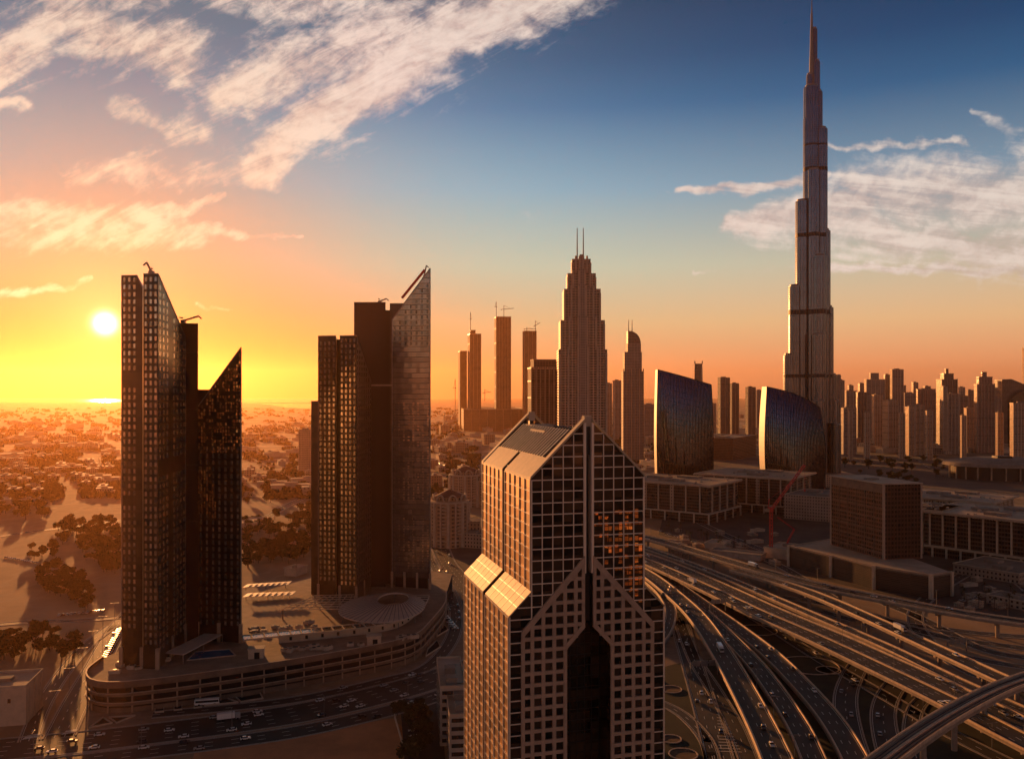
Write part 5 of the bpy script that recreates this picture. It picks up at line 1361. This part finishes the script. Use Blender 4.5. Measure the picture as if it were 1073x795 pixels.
# ---- sign gantries
def gantry(px, py, z, span, yaw, label, grid=True):
    c = G(px, py, z); t = thing('sign_gantry', label, 'sign gantry', c, R(yaw))
    for x in (-span / 2, span / 2): m = MB(); m.box(x - .3, x + .3, -.3, .3, 0, 7.5); m.build('post', M['steel'], t)
    m = MB(); m.box(-span / 2, span / 2, -.35, .35, 6.6, 7.4); m.build('beam', M['steel'], t)
    for k in range(3): x = -span * .3 + span * .3 * k; m = MB(); m.box(x - span * .13, x + span * .13, -.6, -.4, 5.4, 8.6); m.build('sign_board', M['steel'], t)
gantry(738, 707, 0, 16, 8, 'sign gantry over the inner road, nearest the gabled tower')
gantry(752, 640, 5, 13, 20, 'sign gantry over the outermost ramp')
gantry(893, 664, 0, 16, 20, 'sign gantry under the branch flyover')
gantry(1003, 683, 0, 15, 18, 'sign gantry on the street right of the branch flyover')
gantry(700, 632, 0, 12, 10, 'sign gantry over the short left ramp')

# ---- lamp posts
def lamp_proto():
    t = thing('street_lamp', 'x', 'street lamp', (0, 0, 0))
    m = MB(); m.cyl(0, 0, 0, 11, .16, .09, n=6); m.build('pole', M['steel'], t)
    m = MB(); m.bar((-2.2, 0, 11.2), (2.2, 0, 11.2), .12); m.build('arm', M['steel'], t)
    for s in (-1, 1): m = MB(); m.box(s * 2.2 - .5, s * 2.2 + .5, -.18, .18, 11.1, 11.3); m.build('lamp_head', M['steel'], t)
    return t
LP = lamp_proto(); used_lamp = [False]
def place(proto, used, loc, yaw, label, group):
    o = proto if not used[0] else copy_tree(proto); used[0] = True
    o.location = loc; o.rotation_euler = (0, 0, yaw); o['label'] = label; o['group'] = group; return o
def in_view(p): px = CX + FPX * p.x / p.y; py = HY + FPX * (CAMH - p.z) / p.y; return -5 < px < 1078 and py < 800 and not (495 < px < 690 and py > 600)
def lamps(key, gap, off, label, group):
    c, w = PATHS[key]; nn = normals(c); acc = 0
    for i in range(len(c) - 1):
        acc += (c[i + 1] - c[i]).length
        if acc > gap:
            acc = 0; p = c[i] + nn[i] * off
            if in_view(p): place(LP, used_lamp, p, math.atan2(nn[i].y, nn[i].x), label, group)
lamps('wide', 45, 0, 'double-armed grey street lamp on the median of the wide flyover', 'lamps on the wide flyover')
lamps('upper', 45, 7.6, 'double-armed grey street lamp on the edge of the upper flyover', 'lamps on the upper flyover')
lamps('ramp', 40, 6.8, 'double-armed grey street lamp on the edge of the long curving ramp', 'lamps on the curving ramp')
lamps('main_west', 40, -13.5, 'double-armed grey street lamp along the main road below the podium', 'lamps on the main road')
lamps('side_street', 35, 7.5, 'double-armed grey street lamp along the street left of the podium', 'lamps on the left street')
lamps('under', 45, 6, 'double-armed grey street lamp beside the ground road under the flyovers', 'lamps under the flyovers')

# ------------------------------------------------------------------ cars
def car_paint(name, color): 
    m, t, b = new_mat(name); setp(b, color, .3, .0, .6); b.inputs['Coat Weight'].default_value = .5; return m
CP_ = {'white': car_paint('white_paint', (.78, .76, .72)), 'silver': car_paint('silver_paint', (.40, .39, .38)), 'dark': car_paint('dark_paint', (.03, .03, .035)), 'red': car_paint('red_paint', (.3, .02, .02))}
def car_proto(col, long=False):
    t = thing('parked_car' if long else 'car', 'x', 'car', (0, 0, 0)); L, W, H = (2.35, .92, 1.5)
    lower = [(-L, .35), (L, .35), (L + .03, .7), (L - .25, .88), (1.0, .98), (-1.7, 1.0), (-L, .95)]
    m = MB(); P = [(x, z) for x, z in lower]; n = len(P)
    m.xz(P, -W, W)
    m.build('body', CP_[col], t)
    m = MB(); b_ = [(1.1, .985), (.35, 1.42), (-1.35, 1.45), (-2.05, 1.0)]; vs = [(x, -W * .95, z) if z < 1.2 else (x, -W * .76, z) for x, z in b_] + [(x, W * .95, z) if z < 1.2 else (x, W * .76, z) for x, z in b_]
    m.add(vs, [(3, 2, 1, 0), (4, 5, 6, 7), (0, 1, 5, 4), (1, 2, 6, 5), (2, 3, 7, 6)]); m.build('window_glass', M['car_glass'], t)
    m = MB(); m.add([(.36, -W * .77, 1.43), (.36, W * .77, 1.43), (-1.36, W * .77, 1.46), (-1.36, -W * .77, 1.46), (.3, -W * .7, 1.52), (.3, W * .7, 1.52), (-1.25, W * .7, 1.54), (-1.25, -W * .7, 1.54)], [(0, 1, 5, 4), (1, 2, 6, 5), (2, 3, 7, 6), (3, 0, 4, 7), (4, 5, 6, 7)]); m.build('roof_panel', CP_[col], t)
    for x in (1.45, -1.45):
        for y in (-W, W): m = MB(); m.bar((x, y - .12, .33), (x, y + .12, .33), .62, .62); m.build('wheel', M['rubber'], t)
    return t
CARS = {c: (car_proto(c), [False]) for c in CP_}
def cars(key, n, offs, where, group, s0=.05, s1=.95, weights=('white', 'white', 'silver', 'dark')):
    c, w = PATHS[key]; nn = normals(c); k = 0; tries = 0; taken = []
    while k < n and tries < n * 8:
        tries += 1; i = int((s0 + (s1 - s0) * random.random()) * (len(c) - 2)); off = random.choice(offs)
        if any(abs(i - j) < 3 and abs(off - q) < 2 for j, q in taken): continue
        p = c[i] + nn[i] * (off + random.uniform(-.3, .3)) + Vector((0, 0, .05))
        if not in_view(p): continue
        taken.append((i, off)); d = c[i + 1] - c[i]; col = random.choice(weights); pr, us = CARS[col]; yaw = math.atan2(d.y, d.x) + (math.pi if off < 0 else 0)
        place(pr, us, p, yaw, f'{col} car driving on {where}', f'{col} cars {group}'); k += 1
cars('upper', 15, (-4.5, 0, 4.5), 'the upper flyover below the brown cube', 'on the upper flyover')
cars('branch', 8, (-2.6, 2.6), 'the branch flyover that drops to the right', 'on the branch flyover')
cars('wide', 25, (-11.5, -8, -4.6, 4.6, 8, 11.5), 'the wide flyover with the median', 'on the wide flyover')
cars('narrow', 7, (-1.9, 1.9), 'the narrow flyover above the wide one', 'on the narrow flyover')
cars('ramp', 8, (-3.9, 0, 3.9), 'the long curving ramp', 'on the long curving ramp')
cars('ramp2', 6, (-3, 3), 'the second curving ramp', 'on the second curving ramp')
cars('ramp3', 7, (-3.6, 3.6), 'the outermost curving ramp', 'on the outermost ramp')
cars('inner', 7, (-3.6, 0, 3.6), 'the inner ground road beside the gabled tower', 'on the inner road', .2)
cars('loop1', 3, (-2.5, 2.5), 'the left loop road at the bottom right', 'on the left loop road')
cars('loop2', 3, (-2.5, 2.5), 'the right loop road at the bottom right', 'on the right loop road')
cars('under', 7, (-2.2, 2.2), 'the ground road under the flyovers', 'under the flyovers')
cars('main_west', 27, (-10, -5, 0, 5, 10), 'the main road below the podium', 'on the main road')
cars('main_east', 12, (-4.6, 0, 4.6), 'the near carriageway along the sand lot', 'on the near carriageway')
cars('service', 12, (-2.3, 2.3), 'the service road hugging the podium plaza', 'on the service road')
cars('hotel_street', 9, (-6, -2, 2, 6), 'the street in front of the round hotel', 'on the hotel street')
cars('side_street', 7, (-4, 0, 4), 'the street left of the podium', 'on the left street')
cars('far_highway', 15, (-10, -6, 6, 10), 'the far highway behind the ornate hotels', 'on the far highway')
# rows of parked cars
def parked(a, b, n, yaw_off, where, group, z=.1, jitter=.2, cols=('white', 'white', 'silver', 'dark')):
    A, B = G(*a, z), G(*b, z); d = B - A
    for k in range(n):
        p = A.lerp(B, (k + .5) / n); col = random.choice(cols); pr, us = CARS[col]
        o = place(pr, us, p, math.atan2(d.y, d.x) + yaw_off + random.uniform(-.05, .05), f'{col} car parked {where}', f'{col} cars parked {group}')
parked((96, 716), (126, 659), 26, R(70), 'in the long row along the street left of the podium', 'along the left street')
parked((446, 772), (440, 735), 7, R(90), 'in the yard beside the white banded block', 'beside the white block')
parked((436, 790), (431, 750), 6, R(90), 'in the yard row under the dark trees', 'under the yard trees')
parked((452, 628), (478, 660), 16, R(80), 'in the lot at the rounded end of the podium', 'at the podium end')
parked((446, 612), (470, 640), 14, R(80), 'in the lot right of the second skyscraper', 'right of the second skyscraper')
parked((870, 600), (1000, 618), 0, 0, '', '') if False else None
parked((1006, 630), (1040, 622), 8, R(80), 'near the low arcaded building at the right', 'near the arcaded building', .1)
parked((690, 556), (740, 572), 14, R(85), 'by the site sheds beside the upper flyover', 'by the site sheds')
parked((5, 584), (40, 590), 8, R(20), 'loosely on the sand at far left', 'on the far left sand')
parked((60, 645), (110, 640), 12, R(80), 'in the sandy lot left of the first skyscraper', 'in the sandy lot')
parked((940, 470), (990, 500), 22, R(60), 'in the lots below the right skyline', 'below the right skyline')
# white bus below the podium
c = G(217, 738, .1); t = thing('bus', 'long white bus standing on the service road below the podium', 'bus', c, R(12))
m = MB(); m.box(-6, 6, -1.25, 1.25, .5, 3.2); m.build('body', CP_['white'], t)
m = MB(); m.box(-5.6, 5.7, -1.27, -1.255, 1.6, 2.7); m.box(-5.6, 5.7, 1.255, 1.27, 1.6, 2.7); m.build('side_windows', M['car_glass'], t)
m = MB(); m.box(6.0, 6.03, -1.1, 1.1, 1.2, 2.9); m.build('windscreen', M['car_glass'], t)
for x in (-3.8, 3.8):
    for y in (-1.2, 1.2): m = MB(); m.bar((x, y - .15, .5), (x, y + .15, .5), .95); m.build('wheel', M['rubber'], t)
# lorries and low scrub of the interchange
def lorry(key, f, off, label):
    c, w = PATHS[key]; i = int(f * (len(c) - 2)); n = normals(c)[i]; p = c[i] + n * off + Vector((0, 0, .05)); d = c[i + 1] - c[i]; t = thing('lorry', label, 'lorry', p, math.atan2(d.y, d.x) + (math.pi if off < 0 else 0))
    m = MB(); m.box(-6, 2.4, -1.25, 1.25, 1.1, 3.7); m.build('cargo_box', CP_['white'], t); m = MB(); m.box(2.7, 4.9, -1.2, 1.2, .6, 3.0); m.build('cab', CP_['silver'], t)
    m = MB(); m.box(4.91, 4.95, -1.05, 1.05, 1.7, 2.8); m.build('windscreen', M['car_glass'], t)
    m = MB(); m.box(-6, 4.6, -.5, .5, .5, 1.08); m.build('chassis', M['dark_metal'], t)
    for x in (-4.8, -3.4, 3.6):
        for y in (-1.1, 1.1): m = MB(); m.bar((x, y - .15, .5), (x, y + .15, .5), .95); m.build('wheel', M['rubber'], t)
lorry('wide', .42, -8, 'white box lorry in the near lanes of the wide flyover'); lorry('upper', .5, 4.5, 'white box lorry on the upper flyover'); lorry('ramp', .62, 0, 'white box lorry on the long curving ramp'); lorry('main_west', .45, 5, 'white box lorry on the main road below the podium'); lorry('branch', .6, 2.5, 'white box lorry on the branch flyover')
# ------------------------------------------------------------------ trees
M['leaf'] = simple('foliage', (.052, .050, .018), .9, var=.45, scale=.5)
def tree_mesh(seed, H=8.0, Rr=3.6, leaves=520):
    rnd = random.Random(seed); tr = MB(); tr.cyl(0, 0, 0, H * .42, .28, .16, n=7)
    clumps = []
    for k in range(9):
        a = rnd.uniform(0, 6.28); r = Rr * math.sqrt(rnd.random()) * .75; z = H * rnd.uniform(.42, .85)
        c = Vector((r * math.cos(a), r * math.sin(a), z)); clumps.append((c, Rr * rnd.uniform(.35, .6))); tr.bar((0, 0, H * .36), c, .14)
    cr = MB()
    for k in range(leaves):
        c, rr = rnd.choice(clumps); d = Vector((rnd.gauss(0, 1), rnd.gauss(0, 1), rnd.gauss(0, 1))).normalized() * rr * (rnd.random() ** .4); d.z *= .75
        p = c + d; s = rnd.uniform(.28, .62); u = Vector((rnd.gauss(0, 1), rnd.gauss(0, 1), rnd.gauss(0, 1))).normalized(); v = u.orthogonal().normalized() * s; w = u.cross(v).normalized() * s * .7
        cr.add([p - v - w, p + v - w, p + v + w, p - v + w], [(0, 1, 2, 3)])
    return tr, cr
PROTO_T = []
for sd, H, rr in ((1, 9, 4.2), (2, 7, 4.0), (3, 10, 4.0), (4, 6, 3.2)):
    t = thing('tree', 'x', 'tree', (0, 0, 0)); a, b = tree_mesh(sd, H, rr); a.build('trunk', M['bark'], t); b.build('crown', M['leaf'], t); PROTO_T.append((t, [False]))
# date palms
tp = thing('palm_tree', 'x', 'palm tree', (0, 0, 0)); a = MB(); a.cyl(0, 0, 0, 7.5, .3, .22, n=7); a.build('trunk', M['bark'], tp); b = MB(); rnd = random.Random(5)
for k in range(26):
    an = 6.28 * k / 26 + rnd.uniform(-.1, .1); up = rnd.uniform(.1, 1.1); q = Vector((0, 0, 7.4)); side = Vector((-math.sin(an), math.cos(an), 0)); L = .8; dirv = Vector((math.cos(an) * math.cos(up), math.sin(an) * math.cos(up), math.sin(up)))
    for j in range(4):
        e = q + dirv * L; wd = .35 * (1 - j * .2); b.add([q - side * wd, q + side * wd, e + side * wd * .8, e - side * wd * .8], [(0, 1, 2, 3)]); q = e; dirv = (dirv + Vector((0, 0, -.42))).normalized()
b.build('crown', M['leaf'], tp); PALM = (tp, [False])
def tree_at(px, py, label, group, s=1.0, palm=False):
    p = G(px, py); pr, us = PALM if palm else random.choice(PROTO_T)
    o = place(pr, us, p, random.uniform(0, 6.28), label, group); k = s * random.uniform(.75, 1.25); o.scale = (k, k, k * random.uniform(.85, 1.1))
def grove(poly, n, label, group, s=1.0, palm=False):
    xs = [p[0] for p in poly]; ys = [p[1] for p in poly]; k = 0; tries = 0
    while k < n and tries < 4000:
        tries += 1; x, y = random.uniform(min(xs), max(xs)), random.uniform(min(ys), max(ys)); ins = False
        for i in range(len(poly)):
            (x0, y0), (x1, y1) = poly[i - 1], poly[i]
            if (y0 > y) != (y1 > y) and x < (x1 - x0) * (y - y0) / (y1 - y0) + x0: ins = not ins
        if ins: tree_at(x, y, label, group, s, palm); k += 1
grove([(36, 598), (60, 596), (88, 608), (98, 632), (92, 642), (60, 624), (40, 618)], 52, 'dark round tree in the clump on the sand in the lower left', 'trees on the lower left sand', 1.15)
grove([(-8, 668), (30, 668), (58, 664), (56, 680), (20, 692), (-8, 694)], 34, 'dark tree in the hedge-like row above the cream block', 'trees above the cream block', 1.1)
grove([(56, 686), (84, 676), (82, 688), (62, 694)], 7, 'dark tree in the small group right of the hedge-like row', 'small tree group by the left street', 1.0)
grove([(60, 548), (128, 548), (128, 600), (108, 606), (84, 584), (62, 570)], 75, 'dark tree in the wood directly left of the first skyscraper', 'wood left of the first skyscraper', 1.4)
grove([(30, 576), (58, 572), (64, 584), (34, 590)], 8, 'dark tree in the low scrub beside the parked cars at far left', 'scrub at far left', 1.1)
grove([(-5, 510), (40, 506), (60, 520), (50, 542), (-5, 548)], 60, 'dark tree in the park at the left picture edge', 'park at the left edge', 1.5)
grove([(252, 548), (300, 540), (330, 532), (330, 585), (300, 592), (256, 596)], 95, 'dark tree in the wood between the two dark skyscrapers', 'wood between the skyscrapers', 1.5)
grove([(255, 510), (330, 506), (330, 526), (256, 530)], 20, 'tree in the thin belt beyond the wood between the skyscrapers', 'thin belt between the skyscrapers', 1.4)
grove([(425, 770), (446, 756), (448, 800), (424, 800)], 9, 'dark tree in the yard left of the white banded block', 'trees beside the white block', 1.1)
grove([(412, 746), (440, 738), (442, 752), (420, 756)], 6, 'dark tree at the corner of the sand lot', 'trees at the sand lot corner', .8)
grove([(690, 552), (790, 572), (780, 582), (690, 560)], 26, 'palm in the planting around the corniced blocks', 'palms around the corniced blocks', 1.0, True)
grove([(870, 486), (990, 480), (992, 500), (960, 512), (880, 492)], 34, 'dark tree in the planting behind the brown cube', 'trees behind the brown cube', 1.7)
grove([(1000, 620), (1072, 625), (1073, 640), (1010, 640)], 12, 'palm near the low arcaded building', 'palms near the arcaded building', 1.0, True)
grove([(455, 604), (474, 640), (480, 640), (462, 600)], 10, 'palm along the street by the rounded podium end', 'palms by the podium end', .8, True)

# far-off planting that reads as one mass
wood = MB(); rnd = random.Random(11)
def far_tuft(p, s):
    for j in range(7):
        q = Vector((p.x + rnd.gauss(0, s), p.y + rnd.gauss(0, s), rnd.uniform(.4, 1) * s * .9)); u = rnd.uniform(.5, .9) * s; a = rnd.uniform(0, 3.14)
        wood.add([(q.x - u * math.cos(a), q.y - u * math.sin(a), q.z - u * .8), (q.x + u * math.cos(a), q.y + u * math.sin(a), q.z - u * .7), (q.x + u * .7 * math.cos(a), q.y + u * .7 * math.sin(a), q.z + u * .8), (q.x - u * .6 * math.cos(a), q.y - u * .6 * math.sin(a), q.z + u * .9)], [(0, 1, 2, 3)])
for k in range(4800):
    px = rnd.choice((rnd.uniform(-10, 128), rnd.uniform(250, 330), rnd.uniform(-10, 128), rnd.uniform(450, 500), rnd.uniform(640, 700)))
    d = 1 / rnd.uniform(1 / 1300, 1 / 9000); py = HY + CAMH * FPX / d
    cl = math.sin(px * .16 + d * .004) + math.sin(px * .07 - d * .0021 + 2) + rnd.uniform(-.8, .8)
    if cl < -.2: continue
    far_tuft(Vector((X_at(px, d), d, 0)), rnd.uniform(2.2, 4.6) * (1 + d / 6000))
o = wood.build('distant_woodland', M['leaf']); tag(o, 'scattered dark woodland and garden trees across the hazy distant city', 'woodland', kind='stuff')

# ------------------------------------------------------------------ low houses of the city
def villa_proto(w, d, h, mat, two=False):
    t = thing('house', 'x', 'house', (0, 0, 0)); m = MB(); m.box(-w / 2, w / 2, -d / 2, d / 2, 0, h)
    if two: m.box(-w / 2, w * .1, -d / 2 - w * .3, -d / 2 - .01, 0, h * .6)
    m.build('wall', M[mat], t)
    m = MB(); m.box(-w / 2 - .4, w / 2 + .4, -d / 2 - .4, d / 2 + .4, h, h + .9); m.box(-w * .2, w * .15, -d * .2, d * .2, h + .91, h + 3.4); m.build('roof', M['roof_pale'], t)
    return t
VP = [(villa_proto(16, 12, 7, 'villa_wall'), [False]), (villa_proto(24, 14, 9, 'villa_wall', True), [False]), (villa_proto(14, 22, 8, 'office_stone', True), [False]), (villa_proto(40, 14, 7, 'cream'), [False]), (villa_proto(18, 16, 16, 'hotel'), [False])]
def houses(x0, x1, y0, y1, n, label, group, s=1.0, kinds=(0, 1, 2, 3)):
    pts = []
    for _ in range(n * 30):
        if len(pts) >= n: break
        d0, d1 = CAMH * FPX / (y1 - HY), CAMH * FPX / (y0 - HY)
        D = 1 / random.uniform(1 / d1, 1 / d0); px = random.uniform(x0, x1); p = Vector((X_at(px, D), D, 0))
        if any((p - q).length < 30 * s for q in pts): continue
        pts.append(p); pr, us = VP[random.choice(kinds)]; o = place(pr, us, p, R(20 + random.choice((0, 90, 180)) + random.uniform(-6, 6)), label, group); k = s * random.uniform(.8, 1.2); o.scale = (k, k, k)
houses(-10, 126, 470, 520, 60, 'low sand-coloured villa in the hazy district left of the first skyscraper', 'villas in the left district')
houses(-10, 126, 428, 470, 62, 'tiny hazy house in the far left distance under the sun', 'far left houses', 1.6)
houses(254, 330, 438, 520, 34, 'low hazy house seen between the two dark skyscrapers', 'houses between the skyscrapers', 1.3)
houses(452, 545, 434, 475, 44, 'low hazy building below the unfinished towers', 'low buildings below the unfinished towers', 1.7, (1, 2, 3, 4))
houses(634, 690, 432, 500, 34, 'low building seen between the gabled tower and the taller glass tower', 'low buildings behind the gabled tower', 1.6, (1, 2, 3, 4))
houses(748, 802, 432, 470, 26, 'low building seen between the two curved glass towers', 'low buildings between the glass towers', 1.7, (1, 2, 3, 4))
houses(880, 1078, 446, 476, 58, 'low pale building at the foot of the right skyline', 'low buildings at the skyline foot', 1.5, (1, 2, 3, 4))
houses(700, 812, 556, 592, 26, 'small site cabin in the yard around the corniced blocks', 'site cabins by the corniced blocks', .45)
houses(1004, 1078, 605, 640, 14, 'small cabin near the low arcaded building at the right', 'cabins at the right', .4)
houses(640, 700, 500, 545, 14, 'low building just right of the gabled tower roof', 'low buildings right of the gabled roof', 1.1, (1, 2, 4))
houses(440, 500, 478, 520, 14, 'low block near the highway behind the ornate hotels', 'low blocks behind the hotels', 1.2, (1, 2, 4))
for lab, near, left, right, h in [('long pale low house by the wood at the left skyscraper, right side', (268, 556), (252, 548), (276, 549), 8), ('pale low compound with courtyard at far left', (38, 528), (8, 524), (44, 524), 7), ('long flat roofed store between the dark skyscrapers', (310, 604), (282, 608), (322, 600), 6), ('wide flat building under the sun at far left', (24, 478), (0, 477), (26, 476), 6)]:
    low_block('low_house', lab, 'house', near, left, right, h, 'cream', 'roof_pale', plants=1)
# brown boundary wall by the sand lot
c = G(413, 752); t = thing('boundary_wall', 'pale boundary wall along the right side of the sand lot', 'wall', c)
b_ = G(424, 790); m = MB(); m.wall([(0, 0), (b_.x - c.x, b_.y - c.y)], 0, 2.2, .4); m.build('wall_panel', M['pale_concrete'], t)
# prototypes nothing was copied from
for pr, us in list(CARS.values()) + PROTO_T + VP + [PALM]:
    if not us[0]:
        for ch in list(pr.children): bpy.data.objects.remove(ch)
        bpy.data.objects.remove(pr)
